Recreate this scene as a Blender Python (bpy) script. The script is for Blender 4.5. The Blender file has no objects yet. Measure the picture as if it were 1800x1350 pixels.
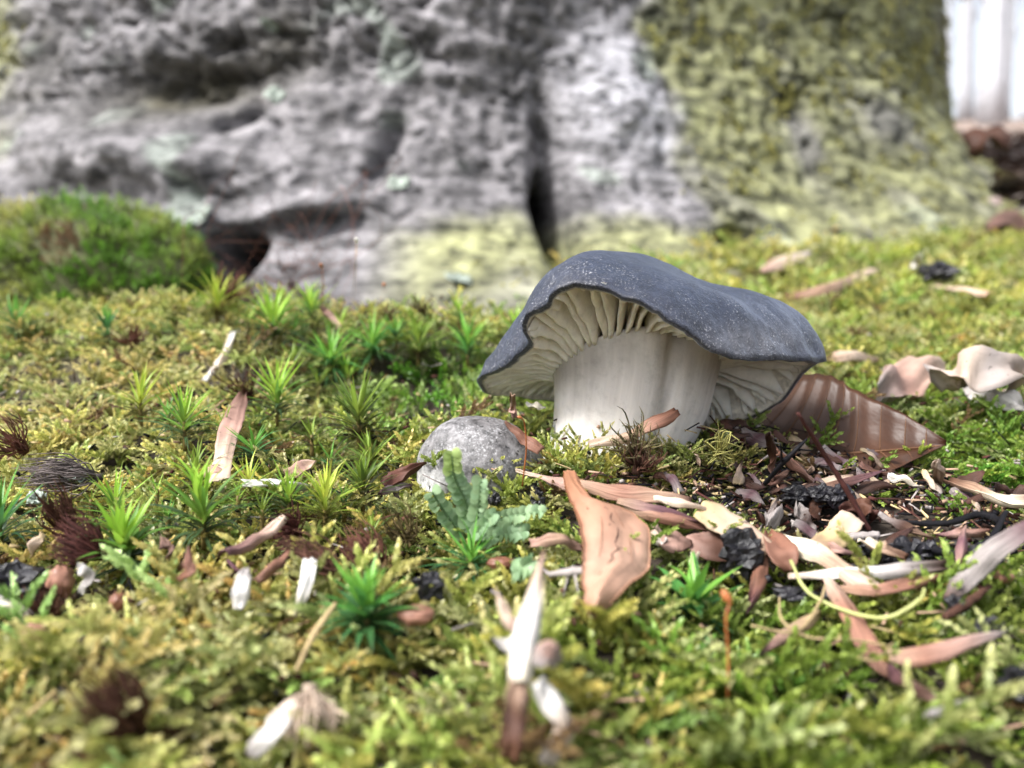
import bpy, math, random
import numpy as np

# ------------------------------------------------------------------ camera, sky, sun, exposure (units: metres; builders work in cm)
S = 0.01
scene = bpy.context.scene
col = scene.collection
FPX, CX, CY = 1559.0, 900.0, 675.0            # focal length and centre of the 1800 x 1350 photograph, in its pixels
PITCH = math.radians(5.7)
CAMZ = 2.5
cam_d = bpy.data.cameras.new('camera')
cam = bpy.data.objects.new('camera', cam_d)
col.objects.link(cam)
cam.location = (0, 0, CAMZ * S)
cam.rotation_euler = (math.pi / 2 - PITCH, 0, 0)
cam_d.sensor_width = 36
cam_d.lens = 36 * FPX / 1800
cam_d.clip_start = 0.004
cam_d.clip_end = 400
cam_d.dof.use_dof = True
cam_d.dof.focus_distance = 0.124
cam_d.dof.aperture_fstop = 19
scene.camera = cam

SUN_EL, SUN_AZ = math.radians(52), math.radians(236)      # azimuth clockwise from +Y: behind the camera, to its left
world = bpy.data.worlds.new('World')
scene.world = world
world.use_nodes = True
wn = world.node_tree
bg = wn.nodes['Background']
sky = wn.nodes.new('ShaderNodeTexSky')
sky.sky_type = 'NISHITA'
sky.sun_disc = False
sky.sun_elevation = SUN_EL
sky.sun_rotation = SUN_AZ
sky.air_density = 1.0
sky.dust_density = 4.0
sky.ozone_density = 1.0
hs = wn.nodes.new('ShaderNodeHueSaturation')
hs.inputs['Saturation'].default_value = 0.35             # thin even cloud
wn.links.new(sky.outputs['Color'], hs.inputs['Color'])
wn.links.new(hs.outputs['Color'], bg.inputs['Color'])
bg.inputs['Strength'].default_value = 0.075
sl = bpy.data.lights.new('sun', 'SUN')
sl.energy = 1.5
sl.angle = math.radians(16)
sl.color = (1.0, 0.985, 0.96)
sun = bpy.data.objects.new('sun', sl)
col.objects.link(sun)
sun.rotation_euler = (math.pi / 2 - SUN_EL, 0, -SUN_AZ + math.pi)
scene.view_settings.view_transform = 'Standard'
scene.view_settings.look = 'None'
scene.view_settings.exposure = 2.1
scene.view_settings.gamma = 1
scene.view_settings.use_curve_mapping = False
scene.cycles.use_denoising = True
scene.cycles.max_bounces = 7
scene.cycles.diffuse_bounces = 4
scene.cycles.glossy_bounces = 2
scene.cycles.transmission_bounces = 3
scene.cycles.transparent_max_bounces = 6
scene.cycles.caustics_reflective = False
scene.cycles.caustics_refractive = False

rng = np.random.default_rng(7)
random.seed(7)

# ------------------------------------------------------------------ helpers
def lin(h):
    h = h.lstrip('#')
    c = np.array([int(h[i:i + 2], 16) / 255 for i in (0, 2, 4)])
    return np.where(c <= 0.04045, c / 12.92, ((c + 0.055) / 1.055) ** 2.4)

_perm = np.random.default_rng(3).permutation(256)
_perm = np.concatenate([_perm, _perm, _perm])
_grad = np.random.default_rng(4).normal(size=(256, 3))
_grad /= np.linalg.norm(_grad, axis=1)[:, None]

def noise(x, y, z=0.0):
    x, y, z = np.broadcast_arrays(np.asarray(x, float), np.asarray(y, float), np.asarray(z, float))
    xi, yi, zi = np.floor(x).astype(int), np.floor(y).astype(int), np.floor(z).astype(int)
    fx, fy, fz = x - xi, y - yi, z - zi
    u, v, w = [f * f * f * (f * (f * 6 - 15) + 10) for f in (fx, fy, fz)]
    def g(a, b, c):
        h = _perm[_perm[_perm[(xi + a) & 255] + ((yi + b) & 255)] + ((zi + c) & 255)]
        G = _grad[h]
        return G[..., 0] * (fx - a) + G[..., 1] * (fy - b) + G[..., 2] * (fz - c)
    L = lambda a, b, t: a + (b - a) * t
    return 1.5 * L(L(L(g(0, 0, 0), g(1, 0, 0), u), L(g(0, 1, 0), g(1, 1, 0), u), v),
                   L(L(g(0, 0, 1), g(1, 0, 1), u), L(g(0, 1, 1), g(1, 1, 1), u), v), w)

def fbm(x, y, z=0.0, o=4):
    t, a, f = 0, 1.0, 1.0
    for i in range(o):
        t = t + a * noise(np.asarray(x) * f + 17.3 * i, np.asarray(y) * f + 5.1 * i, np.asarray(z) * f)
        a *= 0.5
        f *= 2.03
    return t

def sstep(a, b, x):
    t = np.clip((np.asarray(x, float) - a) / (b - a), 0, 1)
    return t * t * (3 - 2 * t)

def unit(v):
    v = np.asarray(v, float)
    return v / np.maximum(np.linalg.norm(v, axis=-1, keepdims=True), 1e-9)

CF = np.array([0, math.cos(PITCH), -math.sin(PITCH)])
CU = np.array([0, math.sin(PITCH), math.cos(PITCH)])
CAM = np.array([0, 0, CAMZ])

def P(px, py, d):                      # photo pixel at a depth (cm along the lens axis)
    return CAM + d * (CF + (px - CX) / FPX * np.array([1.0, 0, 0]) + (CY - py) / FPX * CU)

def gauss(x, y, cx, cy, sx, sy):
    return np.exp(-((x - cx) / sx) ** 2 - ((y - cy) / sy) ** 2)

def ground(x, y):                      # mean surface of the forest floor, cm
    x = np.asarray(x, float); y = np.asarray(y, float)
    far = sstep(44, 90, y)
    z = 0.182 * (y - 14) + far * 0.012 * (y - 44)
    z = np.where(y > 5000, 0.182 * (5000 - 14) + 0.012 * 4956 + (y - 5000) * 0.02, z)
    z = z + 1.15 * gauss(x, y, -4.4, 21.5, 4.6, 2.8) + 0.35 * gauss(x, y, -3.0, 20.0, 2.5, 1.3) - 0.3 * gauss(x, y, -4.5, 16.5, 4, 1.2) + 0.5 * gauss(x, y, -9.5, 21, 4, 3.5)
    z = z - 2.9 * gauss(x, y, -4.5, 31.0, 6.5, 4.6)
    z = z - 0.25 * gauss(x, y, 5.8, 13.6, 1.9, 0.9)
    z = z - 9 * gauss(x, y, -11.5, 48, 4.0, 8.5) - 4.5 * gauss(x, y, 2.0, 48, 1.6, 8.0)      # hollows between the roots
    z = z - 0.06 * gauss(x, y, 1.8, 12.75, 1.9, 0.8) + 0.22 * gauss(x, y, -0.6, 12.3, 1.0, 0.6)
    near = (1 - sstep(60, 120, y)) * (1 - 0.8 * gauss(x, y, 1.9, 13.4, 2.6, 1.9))
    z = z + near * (0.24 * noise(x / 1.1, y / 1.1, 7.7) + 0.4 * noise(x / 2.3, y / 2.3, 1.7) + 0.28 * noise(x / 6.0, y / 6.0, 4.2))
    z = z + (1 - near) * 6 * noise(x / 300, y / 300, 9.1)
    return z

def pg(px, py, h=0.0):                 # photo pixel -> point on the forest floor raised by h
    d = CF + (px - CX) / FPX * np.array([1.0, 0, 0]) + (CY - py) / FPX * CU
    t = 4.0
    prev = t
    while t < 6000:
        p = CAM + d * t
        if p[2] < ground(p[0], p[1]) + h:
            lo, hi = prev, t
            for _ in range(22):
                m = (lo + hi) / 2
                q = CAM + d * m
                if q[2] < ground(q[0], q[1]) + h: hi = m
                else: lo = m
            return CAM + d * hi
        prev = t
        t *= 1.02
    return CAM + d * t

def gz(x, y, h=0.0):
    return np.array([x, y, float(ground(x, y)) + h])

def tag(o, label=None, cat=None, group=None, kind=None):
    if label: o['label'] = label
    if cat: o['category'] = cat
    if group: o['group'] = group
    if kind: o['kind'] = kind
    return o

def mesh_data(name, V, F, mat, colr=None, st=None, smooth=True):
    """V (n,3) in cm (object space), F list of faces or an (m,3)/(m,4) array."""
    me = bpy.data.meshes.new(name)
    V = np.asarray(V, float) * S
    if isinstance(F, np.ndarray):
        k = F.shape[1]
        me.vertices.add(len(V))
        me.vertices.foreach_set('co', V.astype(np.float32).ravel())
        me.loops.add(F.size)
        me.loops.foreach_set('vertex_index', F.astype(np.int32).ravel())
        me.polygons.add(len(F))
        me.polygons.foreach_set('loop_start', (np.arange(len(F)) * k).astype(np.int32))
        me.update(calc_edges=True)
        me.validate()
    else:
        me.from_pydata(V.tolist(), [], [tuple(int(i) for i in f) for f in F])
    if smooth:
        me.polygons.foreach_set('use_smooth', np.ones(len(me.polygons), bool))
    if colr is not None:
        a = me.attributes.new('Col', 'FLOAT_COLOR', 'POINT')
        c = np.ones((len(V), 4), np.float32)
        c[:, :3] = colr
        a.data.foreach_set('color', c.ravel())
    if st is not None:
        a = me.attributes.new('st', 'FLOAT_VECTOR', 'POINT')
        s3 = np.zeros((len(V), 3), np.float32)
        s3[:, :np.asarray(st).shape[1]] = st
        a.data.foreach_set('vector', s3.ravel())
    if mat is not None:
        me.materials.append(mat)
    me.update()
    return me

def link(name, me, parent=None, loc=None):
    o = bpy.data.objects.new(name, me)
    col.objects.link(o)
    if parent is not None: o.parent = parent
    if loc is not None: o.location = [c * S for c in loc]
    return o

def empty(name, loc):
    o = bpy.data.objects.new(name, None)
    o.empty_display_size = 0.01
    col.objects.link(o)
    o.location = [c * S for c in loc]
    return o

def obj(name, V, F, mat, parent=None, origin=None, colr=None, st=None, smooth=True, place=True):
    """World-space cm vertices; origin = world point of the object's (or parent's) base."""
    V = np.asarray(V, float)
    if origin is None: origin = np.zeros(3)
    me = mesh_data(name, V - origin, F, mat, colr, st, smooth)
    return link(name, me, parent, None if parent is not None else origin)

def merge(parts):
    Vs, Fs, Cs, n = [], [], [], 0
    for V, F, C in parts:
        Vs.append(V); Cs.append(np.broadcast_to(C, (len(V), 3)))
        Fs += [tuple(i + n for i in f) for f in F]
        n += len(V)
    return np.concatenate(Vs), Fs, np.concatenate(Cs)

def crom(pts, n, closed=False):
    pts = np.asarray(pts, float)
    k = len(pts)
    if k == 2 and not closed:
        t = np.linspace(0, 1, n)[:, None]
        return pts[0] * (1 - t) + pts[1] * t
    if closed: ext = np.vstack([pts[-1], pts, pts[0], pts[1]]); segs = k
    else: ext = np.vstack([2 * pts[0] - pts[1], pts, 2 * pts[-1] - pts[-2]]); segs = k - 1
    t = np.linspace(0, segs, n, endpoint=not closed)
    i = np.minimum(t.astype(int), segs - 1)
    f = (t - i)[:, None]
    a, b, c, d = ext[i], ext[i + 1], ext[i + 2], ext[i + 3]
    return 0.5 * (2 * b + (c - a) * f + (2 * a - 5 * b + 4 * c - d) * f ** 2 + (3 * b - a - 3 * c + d) * f ** 3)

def tube(pts, r, sides=6, n=None, rough=0.0, seed=0):
    pts = crom(pts, n or max(6, 3 * len(pts)))
    n = len(pts)
    r = np.interp(np.linspace(0, 1, n), np.linspace(0, 1, len(np.atleast_1d(r))), np.atleast_1d(r))
    T = unit(np.gradient(pts, axis=0))
    ref = np.array([0.31, 0.17, 0.93]) if abs(T[0][2]) < 0.9 else np.array([1.0, 0.1, 0])
    B = unit(np.cross(T, ref)); N = np.cross(B, T)
    a = np.linspace(0, 2 * math.pi, sides, endpoint=False)
    rr = r[:, None] * np.ones(sides)
    if rough:
        rr = rr * (1 + rough * noise(np.arange(n)[:, None] * 0.55 + seed, np.cos(a) * 1.3, np.sin(a) * 1.3 + seed))
    V = pts[:, None] + rr[..., None] * (np.cos(a)[None, :, None] * B[:, None] + np.sin(a)[None, :, None] * N[:, None])
    V = V.reshape(-1, 3)
    F = [(i * sides + j, i * sides + (j + 1) % sides, (i + 1) * sides + (j + 1) % sides, (i + 1) * sides + j)
         for i in range(n - 1) for j in range(sides)]
    F.append(tuple(range(sides))[::-1]); F.append(tuple((n - 1) * sides + j for j in range(sides)))
    return V, F

def stops(t, st):
    t = np.asarray(t, float)
    xs = [s[0] for s in st]; cs = np.array([s[1] for s in st])
    return np.stack([np.interp(t, xs, cs[:, k]) for k in range(3)], -1)

def ribbon(path, wl, wr, N, cup=0.0, nu=16, nv=7, thick=0.03, wave=0.0, edge=0.0, twist=0.0, pleat=None, seed=0.0):
    """A thin curved blade swept along path. Returns V, F, st (u along, v across) and an evaluator."""
    pts = crom(path, nu)
    t = np.linspace(0, 1, nu)
    T = unit(np.gradient(pts, axis=0))
    N = np.asarray(N, float)
    if N.ndim == 2: N = crom(N, nu)
    B = unit(np.cross(T, N)); Nn = unit(np.cross(B, T))
    if twist:
        a = (t * twist)[:, None]
        B, Nn = B * np.cos(a) + Nn * np.sin(a), Nn * np.cos(a) - B * np.sin(a)
    f = lambda w: np.asarray(w(t), float) if callable(w) else np.interp(t, np.linspace(0, 1, len(w)), w)
    WL, WR = f(wl), f(wr)
    v = np.linspace(-1, 1, nv)
    w = np.where(v[None] < 0, WL[:, None], WR[:, None]) * np.ones((nu, nv))
    if edge:
        w = w * (1 + edge * noise(t[:, None] * 9 + seed * 3.1, np.sign(v)[None] * 4.0 + seed, 0.5) +
                 0.6 * edge * noise(t[:, None] * 23 + seed * 1.7, np.sign(v)[None] * 4.0 + seed, 2.5))
    c = np.maximum(np.abs(np.asarray(cup(t) if callable(cup) else cup * np.ones(nu), float)), 1e-3)[:, None]
    sg = 1 if (callable(cup) or cup >= 0) else -1
    off_b = w / c * np.sin(v[None] * c)
    off_n = sg * w / c * (1 - np.cos(v[None] * c))
    if wave:
        off_n = off_n + wave * noise(t[:, None] * 3.0 + seed, v[None] * 1.3 + seed, seed)
    if pleat is not None:
        off_n = off_n + pleat(t[:, None], v[None], w)
    Vt = pts[:, None] + off_b[..., None] * B[:, None] + off_n[..., None] * Nn[:, None]
    th = thick * (1 - 0.6 * np.abs(v[None]) ** 3) * np.minimum(1, 0.35 + 3 * np.minimum(t, 1 - t))[:, None]
    Vb = Vt - th[..., None] * Nn[:, None]
    V = np.concatenate([Vt.reshape(-1, 3), Vb.reshape(-1, 3)])
    M = nu * nv
    F = []
    for i in range(nu - 1):
        for j in range(nv - 1):
            a, b, c2, d = i * nv + j, i * nv + j + 1, (i + 1) * nv + j + 1, (i + 1) * nv + j
            F.append((a, b, c2, d)); F.append((M + d, M + c2, M + b, M + a))
    for i in range(nu - 1):
        a, d = i * nv, (i + 1) * nv
        F.append((a, d, M + d, M + a))
        a, d = i * nv + nv - 1, (i + 1) * nv + nv - 1
        F.append((d, a, M + a, M + d))
    for j in range(nv - 1):
        F.append((j + 1, j, M + j, M + j + 1))
        a = (nu - 1) * nv + j
        F.append((a, a + 1, M + a + 1, M + a))
    st = np.stack([np.repeat(t, nv), np.tile(v, nu)], -1)
    return V, F, np.concatenate([st, st]), Vt, Nn

# ------------------------------------------------------------------ materials
def new_mat(name):
    m = bpy.data.materials.new(name); m.use_nodes = True
    nt = m.node_tree
    return m, nt, nt.nodes['Principled BSDF'], nt.nodes['Material Output']

def N_(nt, kind, **kw):
    n = nt.nodes.new(kind)
    for k, v in kw.items():
        if k in n.inputs: n.inputs[k].default_value = v
        else: setattr(n, k, v)
    return n

def coords(nt, scale, attr=None):
    if attr:
        src = N_(nt, 'ShaderNodeAttribute', attribute_name=attr).outputs['Vector']
    else:
        src = N_(nt, 'ShaderNodeTexCoord').outputs['Object']
    mp = nt.nodes.new('ShaderNodeMapping')
    mp.inputs['Scale'].default_value = scale if hasattr(scale, '__len__') else (scale,) * 3
    nt.links.new(src, mp.inputs['Vector'])
    return mp.outputs['Vector']

def tex(nt, vec, scale=1.0, detail=4.0, rough=0.55):
    n = N_(nt, 'ShaderNodeTexNoise')
    n.inputs['Scale'].default_value = scale; n.inputs['Detail'].default_value = detail; n.inputs['Roughness'].default_value = rough
    nt.links.new(vec, n.inputs['Vector'])
    return n.outputs['Fac']

def ramp(nt, fac, stops_):
    r = nt.nodes.new('ShaderNodeValToRGB')
    e = r.color_ramp.elements
    while len(e) < len(stops_): e.new(0.5)
    for k, (p, c) in enumerate(stops_):
        e[k].position = p
        e[k].color = (*c, 1) if hasattr(c, '__len__') else (c, c, c, 1)
    nt.links.new(fac, r.inputs['Fac'])
    return r.outputs['Color']

def mixc(nt, a, b, fac, mode='MIX'):
    m = N_(nt, 'ShaderNodeMix', data_type='RGBA', blend_type=mode)
    for s, v in ((m.inputs[6], a), (m.inputs[7], b), (m.inputs[0], fac)):
        if isinstance(v, bpy.types.NodeSocket): nt.links.new(v, s)
        elif hasattr(v, '__len__'): s.default_value = (*v, 1)
        else: s.default_value = v
    return m.outputs[2]

def bump(nt, bsdf, h, dist, strength=1.0):
    b = nt.nodes.new('ShaderNodeBump')
    b.inputs['Distance'].default_value = dist * S
    b.inputs['Strength'].default_value = strength
    nt.links.new(h, b.inputs['Height'])
    nt.links.new(b.outputs['Normal'], bsdf.inputs['Normal'])

def attr_col(nt):
    return N_(nt, 'ShaderNodeAttribute', attribute_name='Col').outputs['Color']

def leafy(name, translucent=0.35, rough=0.5, spec=0.25, vary=0.0):
    """Vertex-coloured foliage, light passes through the thin leaves."""
    m, nt, b, out = new_mat(name)
    c = attr_col(nt)
    if vary:
        inf = nt.nodes.new('ShaderNodeObjectInfo')
        c = mixc(nt, c, ramp(nt, inf.outputs['Random'], [(0, 1 - vary), (1, 1 + vary)]), 1.0, 'MULTIPLY')
    nt.links.new(c, b.inputs['Base Color'])
    b.inputs['Roughness'].default_value = rough
    b.inputs['Specular IOR Level'].default_value = spec
    tr = nt.nodes.new('ShaderNodeBsdfTranslucent')
    nt.links.new(c, tr.inputs['Color'])
    mx = nt.nodes.new('ShaderNodeMixShader')
    mx.inputs[0].default_value = translucent
    nt.links.new(b.outputs[0], mx.inputs[1]); nt.links.new(tr.outputs[0], mx.inputs[2])
    nt.links.new(mx.outputs[0], out.inputs[0])
    return m

M = {}
M['moss'] = leafy('moss', 0.38, 0.38, 0.45)
M['haircap'] = leafy('haircap_leaf', 0.4, 0.4, 0.4, 0.18)
M['liverwort'] = leafy('liverwort', 0.45, 0.4, 0.35, 0.15)

def mat_litter(name, rough=0.55, streak=0.45, spec=0.3, trans=0.0, grain=30):
    m, nt, b, out = new_mat(name)
    c = attr_col(nt)
    v = coords(nt, (1.6, grain / 3, 1), 'st')
    n1 = tex(nt, v, 1.3, 5)
    o = coords(nt, 100)
    n2 = tex(nt, o, 2.2, 5)
    n3 = tex(nt, o, 11.0, 3)
    c2 = mixc(nt, c, ramp(nt, n1, [(0.3, 1 - streak), (0.7, 1 + streak * 0.5)]), 1.0, 'MULTIPLY')
    c3 = mixc(nt, c2, ramp(nt, n2, [(0.25, 0.72), (0.75, 1.2)]), 1.0, 'MULTIPLY')
    c4 = mixc(nt, c3, (0.03, 0.02, 0.015), ramp(nt, n3, [(0.66, 0.0), (0.74, 0.75)]))
    nt.links.new(c4, b.inputs['Base Color'])
    b.inputs['Roughness'].default_value = rough
    b.inputs['Specular IOR Level'].default_value = spec
    bump(nt, b, n1, 0.02, 0.7)
    if trans:
        tr = nt.nodes.new('ShaderNodeBsdfTranslucent')
        nt.links.new(c4, tr.inputs['Color'])
        mx = nt.nodes.new('ShaderNodeMixShader'); mx.inputs[0].default_value = trans
        nt.links.new(b.outputs[0], mx.inputs[1]); nt.links.new(tr.outputs[0], mx.inputs[2])
        nt.links.new(mx.outputs[0], out.inputs[0])
    return m
M['litter'] = mat_litter('dry_scale')
M['paper'] = mat_litter('dry_leaf', 0.6, 0.08, 0.25, 0.2, 5)
M['beech'] = mat_litter('beech_leaf', 0.42, 0.1, 0.35, 0.12, 8)
M['wood'] = mat_litter('twig_wood', 0.7, 0.4, 0.2)

def mat_plain(name, rough, spec=0.3, lo=0.6, hi=1.3, sc=4.0, b_dist=0.02, tint=None):
    m, nt, b, out = new_mat(name)
    c = attr_col(nt)
    o = coords(nt, 100)
    n = tex(nt, o, sc, 6, 0.6)
    c = mixc(nt, c, ramp(nt, n, [(0.28, lo), (0.72, hi)]), 1.0, 'MULTIPLY')
    nt.links.new(c, b.inputs['Base Color'])
    b.inputs['Roughness'].default_value = rough
    b.inputs['Specular IOR Level'].default_value = spec
    bump(nt, b, n, b_dist, 0.8)
    return m
M['char'] = mat_plain('charred_wood', 0.42, 0.5, 0.5, 1.5, 6, 0.06)
M['fibre'] = mat_plain('dead_moss_fibre', 0.75, 0.15, 0.7, 1.25, 3, 0.005)
M['seed'] = mat_plain('seed_coat', 0.4, 0.4, 0.75, 1.2, 5, 0.012)
M['seta'] = mat_plain('moss_stalk', 0.5, 0.3, 0.8, 1.2, 5, 0.005)

# ------------------------------------------------------------------ the setting: forest floor
def grid_faces(nu, nv):
    i, j = np.meshgrid(np.arange(nu - 1), np.arange(nv - 1), indexing='ij')
    a = (i * nv + j).ravel()
    return np.stack([a, a + nv, a + nv + 1, a + 1], -1)

def build_ground():
    xs = np.concatenate([-np.geomspace(8000, 45, 26), np.arange(-44, 44.1, 0.3), np.geomspace(45, 8000, 26)])
    ys = np.concatenate([-np.geomspace(6000, 5, 18), np.arange(-4, 60.1, 0.3), np.geomspace(61, 14000, 44)])
    X, Y = np.meshgrid(xs, ys, indexing='ij')
    lower = 0.5 * (1 - sstep(55, 80, Y)) * (1 - 0.75 * litter_zone(X, Y))
    Z = ground(X, Y) - lower + 0.06 * noise(X / 0.5, Y / 0.5, 3.3) * (Y < 60)
    V = np.stack([X, Y, Z], -1).reshape(-1, 3)
    x, y = V[:, 0], V[:, 1]
    soil = np.array([0.03, 0.021, 0.014]); duff = np.array([0.22, 0.165, 0.135]); olive = np.array([0.10, 0.10, 0.03])
    f = sstep(48, 85, y)[:, None]
    g = sstep(17, 26, y)[:, None]
    C = (soil * (1 - g) + olive * g) * (1 - f) + duff * f
    o = obj('ground', V, grid_faces(len(xs), len(ys)), M['soil'], colr=C)
    tag(o, kind='structure', label='dark forest soil of the sloping woodland floor')

def litter_zone(x, y):                 # bare, littered soil around the mushroom's foot
    n = 0.5 * noise(np.asarray(x) / 1.1, np.asarray(y) / 1.1, 8.8)
    return np.clip(np.maximum(gauss(x, y, 5.0, 12.1, 2.0, 1.8), 0.75 * gauss(x, y, 1.7, 11.6, 1.0, 0.5)) * (1.15 + n), 0, 1)

m, nt, b, out = new_mat('soil')
o_ = coords(nt, 100)
n1 = tex(nt, o_, 1.3, 8, 0.65)
n2 = tex(nt, o_, 0.12, 6, 0.6)
c = mixc(nt, attr_col(nt), ramp(nt, n1, [(0.25, 0.45), (0.75, 1.7)]), 1.0, 'MULTIPLY')
c = mixc(nt, c, ramp(nt, n2, [(0.3, 0.6), (0.7, 1.35)]), 1.0, 'MULTIPLY')
nt.links.new(c, b.inputs['Base Color'])
b.inputs['Roughness'].default_value = 0.9
bump(nt, b, n1, 0.15, 1.0)
M['soil'] = m
build_ground()

# ------------------------------------------------------------------ the old tree behind the mushroom
TX, TY, TR = -5.2, 78.0, 35.5
def trunk_sz(px, py):                  # photo pixel -> arc length and height on the trunk's mean cylinder
    d = CF + (px - CX) / FPX * np.array([1.0, 0, 0]) + (CY - py) / FPX * CU
    a = d[0] ** 2 + d[1] ** 2; bq = -2 * (d[0] * TX + d[1] * TY); cq = TX ** 2 + TY ** 2 - (TR + 1 + 4.5 * float(sstep(300, 430, py))) ** 2
    q = bq * bq - 4 * a * cq
    t = (-bq - math.sqrt(max(q, 0))) / (2 * a)
    p = CAM + d * t
    return TR * math.atan2(p[0] - TX, TY - p[1]), p[2]

def blob(s, z, px, py, wpx, hpx, rot=0.0):
    cs, cz = trunk_sz(px, py)
    k = 42.0 / FPX
    ds, dz = s - cs, z - cz
    ca, sa = math.cos(rot), math.sin(rot)
    u = (ds * ca + dz * sa) / (wpx * k); v = (-ds * sa + dz * ca) / (hpx * k)
    return np.exp(-u * u - v * v)

def trunk_masks(s, z):
    n = 0.35 * noise(s / 3.0, z / 3.0, 5.5) + 0.2 * noise(s / 1.0, z / 1.0, 2.5)
    s1, _ = trunk_sz(1175, 200)
    right = sstep(-0.6, 0.6, (s - s1) / 2.0 + 2.2 * n)
    _, z1 = trunk_sz(800, 385)
    sl, _ = trunk_sz(640, 400)
    low = sstep(-0.7, 0.7, (z1 - z) / 1.2 + 2.0 * n) * sstep(0, 3.0, s - sl)
    sL, _ = trunk_sz(90, 300)
    left = sstep(-0.5, 0.9, (sL - s) / 3 + 2 * n)
    moss = np.maximum(np.maximum(right, low), left)
    bare = np.maximum(1.2 * blob(s, z, 1490, 225, 95, 60), 0.9 * blob(s, z, 1370, 260, 40, 110)) + 0.55 * sstep(0.15, 0.5, noise(s / 2.6, z / 4.5, 21.0))
    moss = moss * (1 - 0.75 * np.clip(bare * (1 + n), 0, 1))
    pale = np.clip(blob(s, z, 1085, 170, 95, 130) * 1.3, 0, 1) * (1 - moss)
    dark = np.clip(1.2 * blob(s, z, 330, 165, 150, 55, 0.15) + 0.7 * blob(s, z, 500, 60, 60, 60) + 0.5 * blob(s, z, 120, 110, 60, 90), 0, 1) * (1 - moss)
    return moss, pale, dark

def trunk_disp(s, z):
    zg = 0.182 * (TY - TR * np.cos(s / TR) - 14) - 0.3
    D = 5.5 * np.exp(-np.clip(z - zg, -6, 400) / 4.5)
    D = D + 1.8 * noise(s / 11.0, z / 9.0, 0.3) * (z < 60) + 3.0 * noise(s / 40.0, z / 60.0, 6.6)
    D = D - 2.0 * blob(s, z, 340, 160, 170, 50, 0.12)            # hollow under the old scar
    D = D + 1.8 * blob(s, z, 330, 290, 230, 55, -0.1)
    D = D - 18.0 * blob(s, z, 400, 466, 36, 40)                   # dark cavity at the foot
    D = D + 1.6 * blob(s, z, 560, 370, 95, 16, 0.22)             # root rib like a small log
    D = D - 0.5 * blob(s, z, 560, 408, 100, 15, 0.22)
    D = D - 17 * blob(s, z, 986, 400, 21, 70) - 2.2 * blob(s, z, 965, 270, 22, 90, 0.12)   # cleft between the roots
    D = D + 1.6 * blob(s, z, 1085, 190, 85, 120)
    D = D - 3.0 * blob(s, z, 1290, 425, 45, 22)
    D = D - 1.5 * blob(s, z, 1375, 190, 22, 28) - 1.6 * blob(s, z, 1640, 130, 18, 40)
    D = D - 1.5 * blob(s, z, 690, 270, 18, 70, -0.3) - 1.2 * blob(s, z, 440, 215, 16, 60, -0.9)
    rid = 1 - np.abs(noise(s / 1.5 + 0.5 * noise(s / 3, z / 3, 1.1), z / 2.4, 7.7)) * 2
    rid2 = 1 - np.abs(noise(s / 0.7, z / 0.8, 3.7)) * 2
    fold = noise(s / 4.0, z / 0.9 + 0.5 * noise(s / 5, z / 5, 2.2), 4.4)
    sA, _ = trunk_sz(800, 200)
    lf = 1 - sstep(-6, 4, s - sA)
    D = D + 0.22 * rid + 0.16 * rid2 + 0.3 * fold * lf + 0.24 * fbm(s / 0.7, z / 0.9, 0.7, 4)
    ck = noise(s / 3.2 + 0.25 * z + 0.9 * noise(s / 2, z / 2, 5.1), z / 1.9 + 0.5 * noise(s / 2, z / 2, 8.3), 1.9)
    ck2 = noise(s / 1.2 + 0.4 * noise(s, z, 3.1), z / 0.75, 6.9)
    pm = sstep(-0.25, 0.35, noise(s / 5.5, z / 4.0, 14.2)); pm2 = sstep(-0.2, 0.3, noise(s / 3.5, z / 3.0, 15.2))
    D = D - 0.55 * pm * np.exp(-(ck / 0.05) ** 2) - 0.3 * pm2 * np.exp(-(ck2 / 0.06) ** 2)
    return D

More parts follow.
